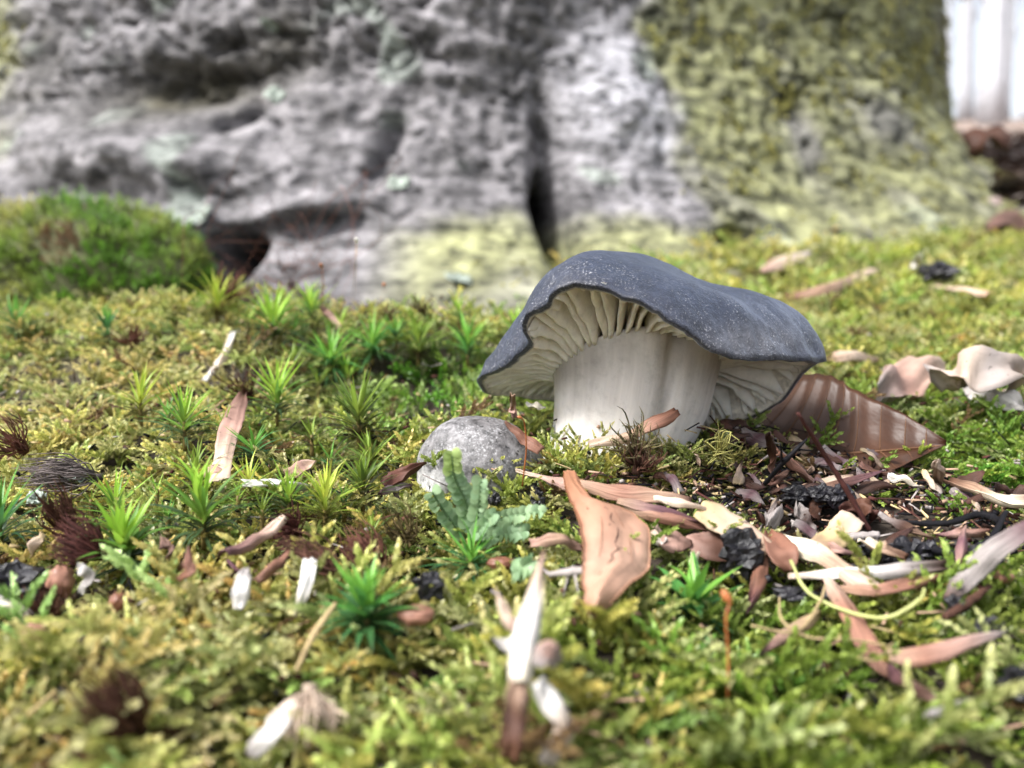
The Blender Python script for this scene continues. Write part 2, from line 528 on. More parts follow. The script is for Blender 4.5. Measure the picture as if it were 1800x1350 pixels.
def build_trunk():
    arc = math.pi * TR
    ss = np.concatenate([np.linspace(-arc, -55, 24)[:-1], np.arange(-55, 55.01, 0.17), np.linspace(55, arc, 24)[1:-1]])
    zs = np.concatenate([np.arange(-4, 24.01, 0.17), np.geomspace(25, 900, 40)])
    s, z = np.meshgrid(ss, zs, indexing='ij')
    D = trunk_disp(s, z)
    taper = 1 - 0.28 * np.clip(z, 0, 900) / 900
    r = (TR + D) * taper
    ph = s / TR
    V = np.stack([TX + r * np.sin(ph), TY - r * np.cos(ph), z], -1)
    moss, pale, dark = trunk_masks(s, z)
    n = noise(s / 1.2, z / 1.0, 9.0)[..., None]; n2 = noise(s / 4, z / 4, 3.9)[..., None]
    bark = np.array([0.155, 0.147, 0.154]) * (1 + 0.35 * n + 0.25 * n2)
    C = bark * (1 - pale[..., None]) + np.array([0.32, 0.315, 0.34]) * (1 + 0.45 * n) * pale[..., None]
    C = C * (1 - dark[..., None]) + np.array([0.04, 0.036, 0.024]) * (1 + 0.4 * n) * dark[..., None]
    lich = sstep(0.45, 0.62, noise(s / 2.2, z / 2.2, 12.5))[..., None] * (1 - dark[..., None]) * 0.7
    C = C * (1 - lich) + np.array([0.22, 0.25, 0.22]) * lich
    C = C * (1 - 0.85 * moss[..., None]) + np.array([0.19, 0.195, 0.085]) * (1 + 0.3 * n) * 0.85 * moss[..., None]
    nu, nv = s.shape
    F = grid_faces(nu, nv)
    wrap = np.arange(nv - 1)
    F = np.concatenate([F, np.stack([(nu - 1) * nv + wrap, wrap, wrap + 1, (nu - 1) * nv + wrap + 1], -1)])
    t = empty('old_tree', (TX, TY, 8))
    tag(t, 'massive old tree with pale wrinkled grey bark and mossy root flare', 'tree')
    org = np.array([TX, TY, 8.0])
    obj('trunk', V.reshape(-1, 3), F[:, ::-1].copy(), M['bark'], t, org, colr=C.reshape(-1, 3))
    for k in range(7):                                            # bare winter limbs, high above the picture
        a = k * 2.4; z0 = 420 + 65 * k
        d = np.array([math.sin(a), -math.cos(a), 0.75])
        p0 = np.array([TX, TY, z0]) + d * 8
        L = 260 - 18 * k
        Vb, Fb = tube([p0, p0 + d * L * 0.4 + np.array([0, 0, 20]), p0 + d * L], [9, 6, 1.5], 8, 10)
        obj('limb', Vb, Fb, M['bark'], t, org, colr=np.tile([0.24, 0.22, 0.21], (len(Vb), 1)))
    # vertex normals (outwards) for the moss that grows on it
    dvs = np.gradient(V, axis=0); dvz = np.gradient(V, axis=1)
    Nn = unit(np.cross(dvs, dvz))
    return t, org, V, Nn, moss, s, z

m, nt, b, out = new_mat('bark')
o_ = coords(nt, 100)
n1 = tex(nt, coords(nt, (48, 40, 125)), 1.1, 8, 0.62); n2 = tex(nt, o_, 0.25, 5, 0.6)
n3 = tex(nt, coords(nt, (60, 50, 110)), 2.0, 5, 0.6)
c = mixc(nt, attr_col(nt), ramp(nt, n1, [(0.36, 0.35), (0.5, 0.95), (0.68, 1.6)]), 1.0, 'MULTIPLY')
c = mixc(nt, c, ramp(nt, n3, [(0.40, 0.4), (0.47, 1.0), (0.6, 1.05), (0.68, 1.5)]), 1.0, 'MULTIPLY')
c = mixc(nt, c, ramp(nt, n2, [(0.3, 0.75), (0.7, 1.25)]), 1.0, 'MULTIPLY')
nt.links.new(c, b.inputs['Base Color'])
b.inputs['Roughness'].default_value = 0.85
bump(nt, b, n1, 0.12, 0.9)
M['bark'] = m
TREE, TREE_ORG, TV, TN, TMOSS, TS, TZ = build_trunk()

# ------------------------------------------------------------------ bare trees up the slope
def far_tree(px, dist, rad, seed, label, group):
    r = np.random.default_rng(seed)
    x = (px - CX) / FPX * dist
    base = gz(x, dist, -5)
    t = empty('beech_tree', base)
    tag(t, label, 'tree', group)
    H = rad * 85
    lean = r.normal(0, 0.02, 2)
    pts = [base + np.array([lean[0] * h + r.normal(0, rad * 0.12), lean[1] * h, h]) for h in np.linspace(0, H, 7)]
    V, F = tube(pts, [rad * 1.5, rad, rad * 0.9, rad * 0.75, rad * 0.55, rad * 0.35, rad * 0.1], 10, 16)
    cc = lin('#b3b4ba') * (0.8 + 0.4 * r.random())  # grey bark lightened, distance haze put into the colour
    obj('trunk', V, F, M['bark'], t, base, colr=np.tile(cc, (len(V), 1)))
    parts = []
    for k in range(9):
        h = H * (0.3 + 0.07 * k)
        a = r.random() * 6.28
        d = np.array([math.cos(a), math.sin(a), 0.9 + 0.5 * r.random()])
        p = base + np.array([lean[0] * h, lean[1] * h, h])
        L = H * (0.28 - 0.02 * k)
        parts.append((*tube([p, p + d * L * 0.5 + r.normal(0, L * 0.05, 3), p + d * L], [rad * 0.35, rad * 0.2, rad * 0.04], 5, 7), cc))
    V, F, C = merge(parts)
    obj('crown', V, F, M['bark'], t, base, colr=C)
r_ = np.random.default_rng(21)
far_tree(1722, 900, 9.5, 5, 'slim grey beech trunk, largest of the bare trees beyond the mossy root flare', None)
for k in range(18):
    far_tree(1645 + (18 * k if k < 9 else 60 * (k - 6)) + r_.normal(0, 6), 1600 + 2600 * r_.random(), 6 + 6 * r_.random(), 100 + k,
             'bare leafless tree in the distant wood up the slope', 'bare trees of the distant wood')

# fallen leaves far up the slope
def far_leaves():
    r = np.random.default_rng(33)
    n = 5200
    y = 52 + 420 * r.random(n) ** 1.7
    x = y * (0.36 + 0.55 * r.random(n))
    z = ground(x, y) + 0.3 + 0.8 * r.random(n)
    u = np.array([[-1, 0, 0], [-0.35, 0.45, 0], [0.4, 0.42, 0], [1, 0, 0], [0.4, -0.42, 0], [-0.35, -0.45, 0], [0, 0, 0.3]])
    F0 = np.array([[0, 5, 6], [5, 4, 6], [4, 3, 6], [3, 2, 6], [2, 1, 6], [1, 0, 6]])
    sc = 2.2 + 1.6 * r.random(n)
    a = r.random((n, 3)) * [6.28, 0.9, 0.9] - [0, 0.45, 0.45]
    ca, sa = np.cos(a), np.sin(a)
    pts = u[None] * sc[:, None, None] * np.array([1, 1, 1])
    pts[..., 2] *= (r.random(n)[:, None] * 2 - 1)
    X, Y_, Z_ = pts[..., 0], pts[..., 1], pts[..., 2]
    Y2, Z2 = Y_ * ca[:, 1:2] - Z_ * sa[:, 1:2], Y_ * sa[:, 1:2] + Z_ * ca[:, 1:2]
    X2, Z3 = X * ca[:, 2:3] + Z2 * sa[:, 2:3], -X * sa[:, 2:3] + Z2 * ca[:, 2:3]
    X3, Y3 = X2 * ca[:, 0:1] - Y2 * sa[:, 0:1], X2 * sa[:, 0:1] + Y2 * ca[:, 0:1]
    V = np.stack([X3 + x[:, None], Y3 + y[:, None], Z3 + z[:, None]], -1).reshape(-1, 3)
    F = (F0[None] + 7 * np.arange(n)[:, None, None]).reshape(-1, 3)
    pal = np.array([lin('#7d6d64'), lin('#958a84'), lin('#5f5049'), lin('#a69d98'), lin('#6f6663')])
    C = np.repeat(pal[r.integers(0, 5, n)] * (0.7 + 0.6 * r.random((n, 1))), 7, 0)
    o = obj('leaf_litter', V, F, M['fibre'], colr=C)
    tag(o, 'carpet of faded fallen leaves on the slope beyond the old tree', 'leaf litter', kind='stuff')
far_leaves()

# ------------------------------------------------------------------ the mushroom
MC = P(1112, 800, 14.0)                       # foot of the stem
MBASE = np.array([MC[0], MC[1], float(ground(MC[0], MC[1])) - 0.4])
def tps_fit(U, Y, lam=1e-4):
    K = np.linalg.norm(U[:, None] - U[None], axis=-1)
    K = np.where(K > 0, K ** 2 * np.log(np.maximum(K, 1e-9)), 0) + lam * np.eye(len(U))
    Pm = np.hstack([np.ones((len(U), 1)), U])
    A = np.block([[K, Pm], [Pm.T, np.zeros((3, 3))]])
    w = np.linalg.solve(A, np.vstack([Y, np.zeros((3, Y.shape[1]))]))
    def ev(Q):
        R = np.linalg.norm(Q[:, None] - U[None], axis=-1)
        R = np.where(R > 0, R ** 2 * np.log(np.maximum(R, 1e-9)), 0)
        return R @ w[:-3] + np.hstack([np.ones((len(Q), 1)), Q]) @ w[-3:]
    return ev

RIM = [(838, 668, 14.0), (868, 652, 13.4), (905, 624, 12.9), (926, 602, 12.7), (919, 577, 12.5), (926, 551, 12.4), (962, 533, 12.2),
       (985, 503, 12.0), (1015, 498, 11.95), (1048, 495, 11.9), (1078, 505, 11.9), (1096, 521, 11.9), (1130, 533, 11.9), (1175, 558, 11.9),
       (1222, 592, 12.0), (1270, 623, 12.1), (1320, 635, 12.3), (1380, 632, 12.6), (1440, 637, 13.2), (1453, 634, 13.7),
       (1412, 658, 14.4), (1380, 702, 14.8), (1300, 744, 15.15), (1230, 764, 15.3), (1100, 750, 15.6), (970, 706, 15.5),
       (900, 697, 15.1), (850, 690, 14.6)]
TOPPTS = [(1050, 441, 13.0), (1120, 445, 13.4), (990, 461, 12.9), (950, 491, 12.9), (932, 521, 12.95), (1190, 470, 13.6), (1240, 496, 13.8),
          (1245, 509, 13.05), (1300, 520, 13.05), (1190, 483, 12.9), (1370, 541, 13.25), (1110, 454, 12.75), (1300, 506, 13.8), (1350, 521, 13.8), (1410, 560, 13.8), (1447, 600, 13.7), (917, 560, 13.1), (853, 633, 13.8),
          (1100, 484, 12.2), (1180, 516, 12.15), (1250, 562, 12.2), (1320, 585, 12.4), (1400, 597, 12.9), (1030, 468, 12.2), (970, 497, 12.3),
          (937, 534, 12.55), (1100, 500, 14.6), (1180, 486, 14.3), (1250, 514, 14.4), (1320, 528, 14.3), (1250, 580, 14.9), (990, 570, 14.5), (1150, 640, 15.3), (1350, 620, 14.6), (905, 640, 14.4)]
CAPC = P(1140, 453, 13.7)
def fwd(p): return P(p[0], p[1], p[2] - 0.38 * min(max(12.9 - p[2], 0), 1))      # the front of the cap reaches out over the stem
rim3 = np.array([fwd(p) for p in RIM])
rang = np.unwrap(np.arctan2(rim3[:, 1] - CAPC[1], rim3[:, 0] - CAPC[0]))
if rang[-1] < rang[0]: rim3, rang = rim3[::-1], rang[::-1]
def rim_at(a):
    a = rang[0] + np.mod(np.asarray(a, float) - rang[0], 2 * math.pi)
    A = np.concatenate([rang[-2:] - 2 * math.pi, rang, rang[:3] + 2 * math.pi]); R3 = np.vstack([rim3[-2:], rim3, rim3[:3]])
    i = np.clip(np.searchsorted(A, a, side='right') - 1, 1, len(A) - 3)
    h = A[i + 1] - A[i]; f = ((a - A[i]) / h)[..., None]
    def slope(k):
        d0 = (R3[k] - R3[k - 1]) / (A[k] - A[k - 1])[..., None]; d1 = (R3[k + 1] - R3[k]) / (A[k + 1] - A[k])[..., None]
        same = (d0 * d1) > 0
        return np.where(same, 2 * d0 * d1 / np.where(same, d0 + d1, 1), 0)
    m0, m1 = slope(i) * h[..., None], slope(i + 1) * h[..., None]
    f2, f3 = f * f, f ** 3
    return (2 * f3 - 3 * f2 + 1) * R3[i] + (f3 - 2 * f2 + f) * m0 + (3 * f2 - 2 * f3) * R3[i + 1] + (f3 - f2) * m1
Ua = np.linspace(0, 2 * math.pi, 64, endpoint=False)
Ur = rim_at(Ua)
U1 = np.stack([np.cos(Ua), np.sin(Ua)], -1)
tp3 = np.array([fwd(p) for p in TOPPTS])
ta = np.arctan2(tp3[:, 1] - CAPC[1], tp3[:, 0] - CAPC[0])
ts = np.linalg.norm(tp3[:, :2] - CAPC[:2], axis=1) / np.linalg.norm(rim_at(ta)[:, :2] - CAPC[:2], axis=1)
ts = np.minimum(ts, 0.93)
cap_ev = tps_fit(np.vstack([U1, ts[:, None] * np.stack([np.cos(ta), np.sin(ta)], -1), [[0, 0]]]), np.vstack([Ur, tp3, CAPC[None]]), 3e-4)
def cap_top(s, a):
    s, a = np.broadcast_arrays(np.asarray(s, float), np.asarray(a, float))
    Q = np.stack([s * np.cos(a), s * np.sin(a)], -1).reshape(-1, 2)
    V = cap_ev(Q).reshape(*s.shape, 3)
    w = sstep(0.8, 1.0, s)[..., None]
    edge = cap_ev(np.stack([np.cos(a), np.sin(a)], -1).reshape(-1, 2)).reshape(*s.shape, 3)
    return V + w * (rim_at(a) - edge)

STX, STY = float(P(1112, 640, 14.0)[0]), 13.93
def attach(a):                         # where the gills meet the stem
    a = np.asarray(a, float)
    R = 1.2
    x = STX + R * np.cos(a); y = STY + 0.9 * R * np.sin(a)
    zf = P(1112, 588, 12.7)[2]; zb = P(1112, 668, 15.1)[2]
    f = 1 - ((1 - np.sin(a)) / 2) ** 2
    return np.stack([x, y, zf + (zb - zf) * f + 0.08 * np.cos(a)], -1)
def lip(a):                            # inner edge of the margin where the gills start
    r = rim_at(a); c = attach(a)
    d = unit(c - r)
    return r + d * 0.09
def gill_edge(t, a):
    t = np.asarray(t, float)[..., None]
    A, L = attach(a), lip(a)
    return A * (1 - t) + L * t + np.array([0, 0, 0.10]) * np.sin(math.pi * t)
def flesh(t, a):
    t = np.asarray(t, float)
    s = 0.5 + 0.47 * t
    top = cap_top(s, a)
    E = gill_edge(t, a)
    k = (0.18 + 0.5 * np.sin(math.pi * np.clip(t, 0, 1)) ** 0.6 * 1.0)
    k = np.where(t > 0.97, 0.12, np.minimum(k, 0.66))
    return E + (top - E) * k[..., None]

def build_mushroom():
    root = empty('mushroom', MBASE)
    tag(root, 'large mushroom with wavy slate-grey cap, pale gills and thick white stem', 'mushroom')
    # cap: top skin, rolled margin, flesh underneath, one closed surface
    na, ns = 220, 40
    a = np.linspace(0, 2 * math.pi, na, endpoint=False)
    sv = np.linspace(0.012, 1, ns) ** 0.9
    A, Sg = np.meshgrid(a, sv, indexing='ij')
    top = cap_top(Sg, A)
    nrm = unit(np.cross(np.gradient(top, axis=1), np.gradient(top, axis=0)))
    if nrm[:, ns // 2, 2].mean() < 0: nrm = -nrm
    wr = sstep(0.55, 1.0, Sg)
    rel = 0.020 * noise(top[..., 0] / 0.22, top[..., 1] / 0.22, top[..., 2] / 0.22) + 0.035 * noise(top[..., 0] / 0.6, top[..., 1] / 0.6, top[..., 2] / 0.6)
    rel = rel * (0.35 + wr) + 0.018 * wr * noise(A * 26, Sg * 5, 0.3) * (Sg > 0.02)
    rel = rel + sstep(0.82, 1.0, Sg) * (0.05 * noise(np.cos(A) * 7, np.sin(A) * 7, Sg * 6) + 0.03 * noise(np.cos(A) * 19, np.sin(A) * 19, Sg * 14))
    top = top + nrm * (rel - 0.0)[..., None]
    rm = top[:, -1]
    inw = unit(attach(a) - rm)
    nm = nrm[:, -2]
    rolls = [rm + inw * 0.015 - nm * 0.02, rm + inw * 0.045 - nm * 0.036, rm + inw * 0.09 - nm * 0.035]
    tt = np.array([0.985, 0.93, 0.8, 0.6, 0.4, 0.2, 0.05])
    fl = [flesh(np.full(na, t), a) for t in tt]
    fl.append(attach(a) + np.array([0, 0, 0.12]) - np.stack([np.cos(a), np.sin(a), 0 * a], -1) * 0.3)
    rings = [top[:, k] for k in range(ns)] + rolls + fl
    V = np.stack(rings, 1)                     # (na, rings, 3)
    nr = V.shape[1]
    i, j = np.meshgrid(np.arange(na), np.arange(nr - 1), indexing='ij')
    i2 = (i + 1) % na
    F = np.stack([i * nr + j, i2 * nr + j, i2 * nr + j + 1, i * nr + j + 1], -1).reshape(-1, 4)
    V = V.reshape(-1, 3)
    ctr = len(V)
    V = np.vstack([V, cap_top(np.array([0.0]), np.array([0.0]))])
    F = [tuple(f) for f in F[:, ::-1]] + [(ctr, ((k + 1) % na) * nr, k * nr)[::-1] for k in range(na)]
    ring_id = np.concatenate([np.tile(np.arange(nr), na), [0]])
    skin = (ring_id < ns + 2)
    srad = np.where(ring_id < ns, sv[np.minimum(ring_id, ns - 1)], 1.0)
    x, y, z = V.T
    n1 = noise(x / 0.7, y / 0.7, z / 0.7)
    Cs = np.array([0.021, 0.027, 0.046]) * (1 + 0.25 * n1)[:, None]
    rimdark = sstep(0.8, 1.0, srad)[:, None]
    Cs = Cs * (1 - 0.3 * rimdark) + np.array([0.034, 0.028, 0.028]) * 0.3 * rimdark
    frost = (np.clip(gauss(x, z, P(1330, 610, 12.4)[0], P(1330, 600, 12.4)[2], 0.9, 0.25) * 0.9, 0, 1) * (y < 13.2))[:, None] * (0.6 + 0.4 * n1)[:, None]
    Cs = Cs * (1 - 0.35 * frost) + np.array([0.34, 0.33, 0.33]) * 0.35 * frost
    Cf = np.tile([0.66, 0.61, 0.53], (len(V), 1))
    C = np.where(skin[:, None], Cs, Cf)
    cap = obj('cap', V, F, M['cap'], root, MBASE, colr=C, st=np.stack([srad, skin.astype(float)], -1))
    # gills, each its own plate hanging from the flesh
    r = np.random.default_rng(5)
    NG = 64
    for k in range(NG * 2):
        full = k % 2 == 0
        a0 = (k + 0.35 * r.normal()) / (NG * 2) * 2 * math.pi
        t0 = 0.0 if full else (0.42 + 0.3 * r.random())
        nt_ = 11
        t = np.linspace(t0, 0.99, nt_)
        wv = 0.011 * np.sin(t * 6 + r.random() * 6) * (1 - 0.4 * t) + 0.006 * np.sin(t * 17 + r.random() * 6)
        aa = a0 + wv
        E = gill_edge(t, aa) ; Fh = flesh(t, a0 + 0.3 * wv) + np.array([0, 0, 0.04])
        if not full:
            ramp_ = np.clip((t - t0) / 0.25, 0.05, 1)[:, None]
            E = Fh + (E - Fh) * ramp_ * 0.8
        E = E + np.array([0, 0, 1.0]) * (0.016 * np.sin(t * 11 + r.random() * 6) + 0.008 * r.normal(size=nt_))[:, None]
        rad = gill_edge(np.array([1.0]), np.array([a0]))[0] - gill_edge(np.array([0.0]), np.array([a0]))[0]
        tang = unit(np.array([-rad[1], rad[0], 0]))
        th = (0.027 + 0.010 * r.random()) * (1.15 - 0.35 * t)[:, None]
        mid = E * 0.75 + Fh * 0.25
        rows = [Fh - tang * th * 1.3, mid - tang * th, E + (mid - E) * 0.12 - tang * th * 0.75, E,
                E + (mid - E) * 0.12 + tang * th * 0.75, mid + tang * th, Fh + tang * th * 1.3]
        Vg = np.stack(rows, 1).reshape(-1, 3)
        m_ = len(rows)
        Fg = [(q * m_ + p, q * m_ + p + 1, (q + 1) * m_ + p + 1, (q + 1) * m_ + p) for q in range(nt_ - 1) for p in range(m_ - 1)]
        Fg += [tuple(range(m_))[::-1], tuple((nt_ - 1) * m_ + p for p in range(m_))]
        cg = np.array([0.87, 0.825, 0.76]) * (0.93 + 0.14 * r.random())
        obj('gill', Vg, Fg, M['gill'], cap, MBASE, colr=np.tile(cg, (len(Vg), 1)))
    # stem: two grown-together columns with a furrow between them
    na, nh = 96, 40
    a = np.linspace(0, 2 * math.pi, na, endpoint=False)
    ypx = np.array([850, 815, 792, 760, 700, 640, 600, 570])
    xl = np.array([950, 950, 957, 968, 974, 978, 975, 972]); xr = np.array([1196, 1200, 1210, 1222, 1243, 1256, 1264, 1268])
    h = np.linspace(0, 1, nh)
    A, Hh = np.meshgrid(a, h, indexing='ij')
    yy = np.interp(Hh, np.linspace(0, 1, 8), ypx)
    cx = (np.interp(yy, ypx[::-1], (0.5 * (xl + xr))[::-1]) - CX) / FPX * 13.93
    rx = np.interp(yy, ypx[::-1], (0.5 * (xr - xl))[::-1]) / FPX * 13.93
    zf = CAM[2] + 13.93 * ((CY - yy) / FPX * math.cos(PITCH) - math.sin(PITCH)) / (math.cos(PITCH) + (CY - yy) / FPX * math.sin(PITCH))
    ztop = (attach(a)[:, 2] + 0.12)[:, None]
    z0 = zf[:, :1]
    z = z0 + (ztop - z0) * (zf - z0) / (zf[:, -1:] - z0)
    fur = math.atan2(-1, 0.40)                            # furrow faces the camera, a little towards the beech leaf
    da = np.angle(np.exp(1j * (A - fur - 0.03 * np.sin(Hh * 6))))
    rr = 1 - 0.13 * np.exp(-(da / 0.09) ** 2) * sstep(0.05, 0.4, Hh) - 0.05 * np.exp(-(da / 0.3) ** 2)
    rr = rr + 0.02 * noise(np.cos(A) * 1.5, np.sin(A) * 1.5, Hh * 2.5) + 0.004 * noise(np.cos(A) * 9, np.sin(A) * 9, Hh * 2.0) + 0.012 * noise(np.cos(A) * 4, np.sin(A) * 4, Hh * 6.0)
    lob = 1 + 0.20 * np.exp(-Hh / 0.22) * np.clip(-np.cos(A), 0, 1)
    V = np.stack([cx + rx * rr * lob * np.cos(A), 13.93 + 1.04 * rr * (rx / 1.2) * np.sin(A), z], -1)
    V = V.reshape(-1, 3)
    F = [(i * nh + j, ((i + 1) % na) * nh + j, ((i + 1) % na) * nh + j + 1, i * nh + j + 1) for i in range(na) for j in range(nh - 1)]
    F += [tuple(i * nh for i in range(na))[::-1], tuple(i * nh + nh - 1 for i in range(na))]
    hv = Hh.reshape(-1, 1)
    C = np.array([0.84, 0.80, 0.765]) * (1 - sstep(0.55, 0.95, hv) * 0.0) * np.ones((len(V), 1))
    brown = (sstep(0.35, 0.85, Hh) * (0.65 + 0.45 * noise(np.cos(A) * 3.5, np.sin(A) * 3.5, Hh * 3.0))).reshape(-1, 1).clip(0, 1)  # brown fibrils, strengthened upwards to paint in the shade below the cap
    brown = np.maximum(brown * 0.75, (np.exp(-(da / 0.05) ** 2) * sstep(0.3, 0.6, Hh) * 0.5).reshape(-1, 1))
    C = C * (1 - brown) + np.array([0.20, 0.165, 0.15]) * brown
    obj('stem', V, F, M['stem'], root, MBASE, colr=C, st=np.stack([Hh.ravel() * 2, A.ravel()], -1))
    return root

# cap skin: slate grey, fine pale flecks and pits
m, nt, b, out = new_mat('mushroom_cap')
o_ = coords(nt, 100)
n1 = tex(nt, o_, 9.0, 5, 0.6); n2 = tex(nt, o_, 34.0, 3, 0.6); n3 = tex(nt, o_, 2.0, 4, 0.6)
c = mixc(nt, attr_col(nt), ramp(nt, n1, [(0.3, 0.6), (0.7, 1.5)]), 1.0, 'MULTIPLY')
pat = mixc(nt, ramp(nt, n2, [(0.58, 0.0), (0.68, 0.8)]), ramp(nt, n3, [(0.38, 0.1), (0.62, 1.0)]), 1.0, 'MULTIPLY')
sr = N_(nt, 'ShaderNodeAttribute', attribute_name='st'); sx = nt.nodes.new('ShaderNodeSeparateXYZ'); nt.links.new(sr.outputs['Vector'], sx.inputs[0])
pat = mixc(nt, pat, ramp(nt, sx.outputs['X'], [(0.35, 0.22), (0.85, 1.0)]), 1.0, 'MULTIPLY')
c = mixc(nt, c, (0.46, 0.46, 0.48), pat)
nt.links.new(c, b.inputs['Base Color'])
b.inputs['Roughness'].default_value = 0.42
b.inputs['Specular IOR Level'].default_value = 0.5
b.inputs['Sheen Weight'].default_value = 0.2
b.inputs['Sheen Roughness'].default_value = 0.4
b.inputs['Sheen Tint'].default_value = (0.6, 0.72, 1, 1)
hgt = mixc(nt, n1, n2, 0.5)
bump(nt, b, hgt, 0.035, 0.9)
M['cap'] = m
def mat_flesh(name, sss, grain):
    m, nt, b, out = new_mat(name)
    v = coords(nt, (1.2, grain, 1), 'st') if grain else coords(nt, 100)
    n = tex(nt, v, 1.0 if grain else 3.0, 5, 0.6)
    n2 = tex(nt, coords(nt, 100), 7.0, 4, 0.6)
    c = mixc(nt, attr_col(nt), ramp(nt, n, [(0.3, 0.86), (0.7, 1.06)]), 1.0, 'MULTIPLY')
    c = mixc(nt, c, ramp(nt, n2, [(0.28, 0.85), (0.5, 1.0)]), 1.0, 'MULTIPLY')
    nt.links.new(c, b.inputs['Base Color'])
    b.inputs['Roughness'].default_value = 0.6
    b.inputs['Specular IOR Level'].default_value = 0.25
    b.inputs['Subsurface Weight'].default_value = sss
    b.inputs['Subsurface Radius'].default_value = (1, 0.7, 0.5)
    b.inputs['Subsurface Scale'].default_value = 0.0012
    bump(nt, b, n2, 0.02, 0.6)
    return m
M['gill'] = mat_flesh('mushroom_gill', 0.25, 0)
M['stem'] = mat_flesh('mushroom_stem', 0.3, 9.0)
MUSH = build_mushroom()

def build_button():
    c = P(846, 824, 13.1)
    base = np.array([c[0], c[1], float(ground(c[0], c[1])) - 0.3])
    t = empty('mushroom_button', base)
    tag(t, 'small young mushroom with mottled grey dome cap beside the thick white stem', 'mushroom')
    na, ns = 80, 36
    a = np.linspace(0, 2 * math.pi, na, endpoint=False); th = np.linspace(0.0, 2.35, ns)
    A, T = np.meshgrid(a, th, indexing='ij')
    rx, ry, rz = 0.97, 0.8, 0.8
    x = rx * np.sin(T) * np.cos(A); y = ry * np.sin(T) * np.sin(A); z = rz * np.cos(T)
    n = noise(x * 1.6, y * 1.6, z * 1.6)
    k = 1 + 0.06 * n + 0.012 * noise(x * 9, y * 9, z * 9)
    tilt = math.radians(-14)
    x, z = x * k * math.cos(tilt) - z * k * math.sin(tilt) * 0.9, x * k * math.sin(tilt) + z * k * math.cos(tilt)
    # the dome slopes off towards the pale lobe at its foot
    x = x - 0.16 * np.clip(-z, 0, 1) * (np.cos(A) < 0)
    V = np.stack([x + c[0], y * k + c[1], z + c[2] - 0.02], -1).reshape(-1, 3)
    F = [(i * ns + j, i * ns + j + 1, ((i + 1) % na) * ns + j + 1, ((i + 1) % na) * ns + j) for i in range(na) for j in range(ns - 1)]
    F.append(tuple(i * ns + ns - 1 for i in range(na)))
    X, Z = V[:, 0] - c[0], V[:, 2] - c[2]
    pale = np.clip(gauss(X, Z, -0.72, -0.3, 0.24, 0.28) * 1.2 + 0.35 * gauss(X, Z, -0.1, -0.45, 0.5, 0.3), 0, 1)[:, None]
    mott = (0.5 + 0.5 * noise(V[:, 0] * 2.2, V[:, 1] * 2.2, V[:, 2] * 2.2)).clip(0, 1)[:, None]
    C = (np.array([0.065, 0.06, 0.06]) * (1 - mott) + np.array([0.165, 0.16, 0.165]) * mott) * (1 - pale) + np.array([0.62, 0.62, 0.61]) * pale
    obj('cap', V, F, M['button'], t, base, colr=C)
    Vs, Fs = tube([base + [0.02, 0, -0.3], base + [0, 0, 0.2], c + [0, 0, -0.15]], [0.5, 0.46, 0.4], 20, 8)
    obj('stem', Vs, Fs, M['stem'], t, base, colr=np.tile([0.7, 0.68, 0.65], (len(Vs), 1)))
m, nt, b, out = new_mat('button_cap')
o_ = coords(nt, 100)
n1 = tex(nt, o_, 7.0, 6, 0.65); n2 = tex(nt, o_, 27.0, 3, 0.6); n3 = tex(nt, o_, 2.5, 4)
c = mixc(nt, attr_col(nt), ramp(nt, n1, [(0.34, 0.3), (0.66, 1.9)]), 1.0, 'MULTIPLY')
c = mixc(nt, c, (0.6, 0.6, 0.62), mixc(nt, ramp(nt, n2, [(0.5, 0.0), (0.68, 0.45)]), ramp(nt, n3, [(0.42, 0.0), (0.6, 1.0)]), 1.0, 'MULTIPLY'))
c = mixc(nt, c, (0.02, 0.02, 0.02), ramp(nt, tex(nt, o_, 12.0, 2), [(0.66, 0.0), (0.7, 0.9)]))
nt.links.new(c, b.inputs['Base Color'])
b.inputs['Roughness'].default_value = 0.55
bump(nt, b, n1, 0.03, 0.9)
M['button'] = m
build_button()

# ------------------------------------------------------------------ moss
def leaf_kites(pos, dirs, nor, ln, wd, c0, c1):
    """Small pointed moss leaves: 4 vertices, 2 folded triangles each."""
    side = unit(np.cross(dirs, nor))
    mid = pos + dirs * ln[:, None] * 0.4 + nor * ln[:, None] * 0.06
    V = np.stack([pos, mid + side * wd[:, None], pos + dirs * ln[:, None] - nor * ln[:, None] * 0.05, mid - side * wd[:, None]], 1)
    n = len(pos)
    F = (np.array([[0, 1, 2], [0, 2, 3]])[None] + 4 * np.arange(n)[:, None, None]).reshape(-1, 3)
    C = np.stack([c0, c0 * 0.5 + c1 * 0.5, c1, c0 * 0.5 + c1 * 0.5], 1)
    return V.reshape(-1, 3), F, C.reshape(-1, 3)

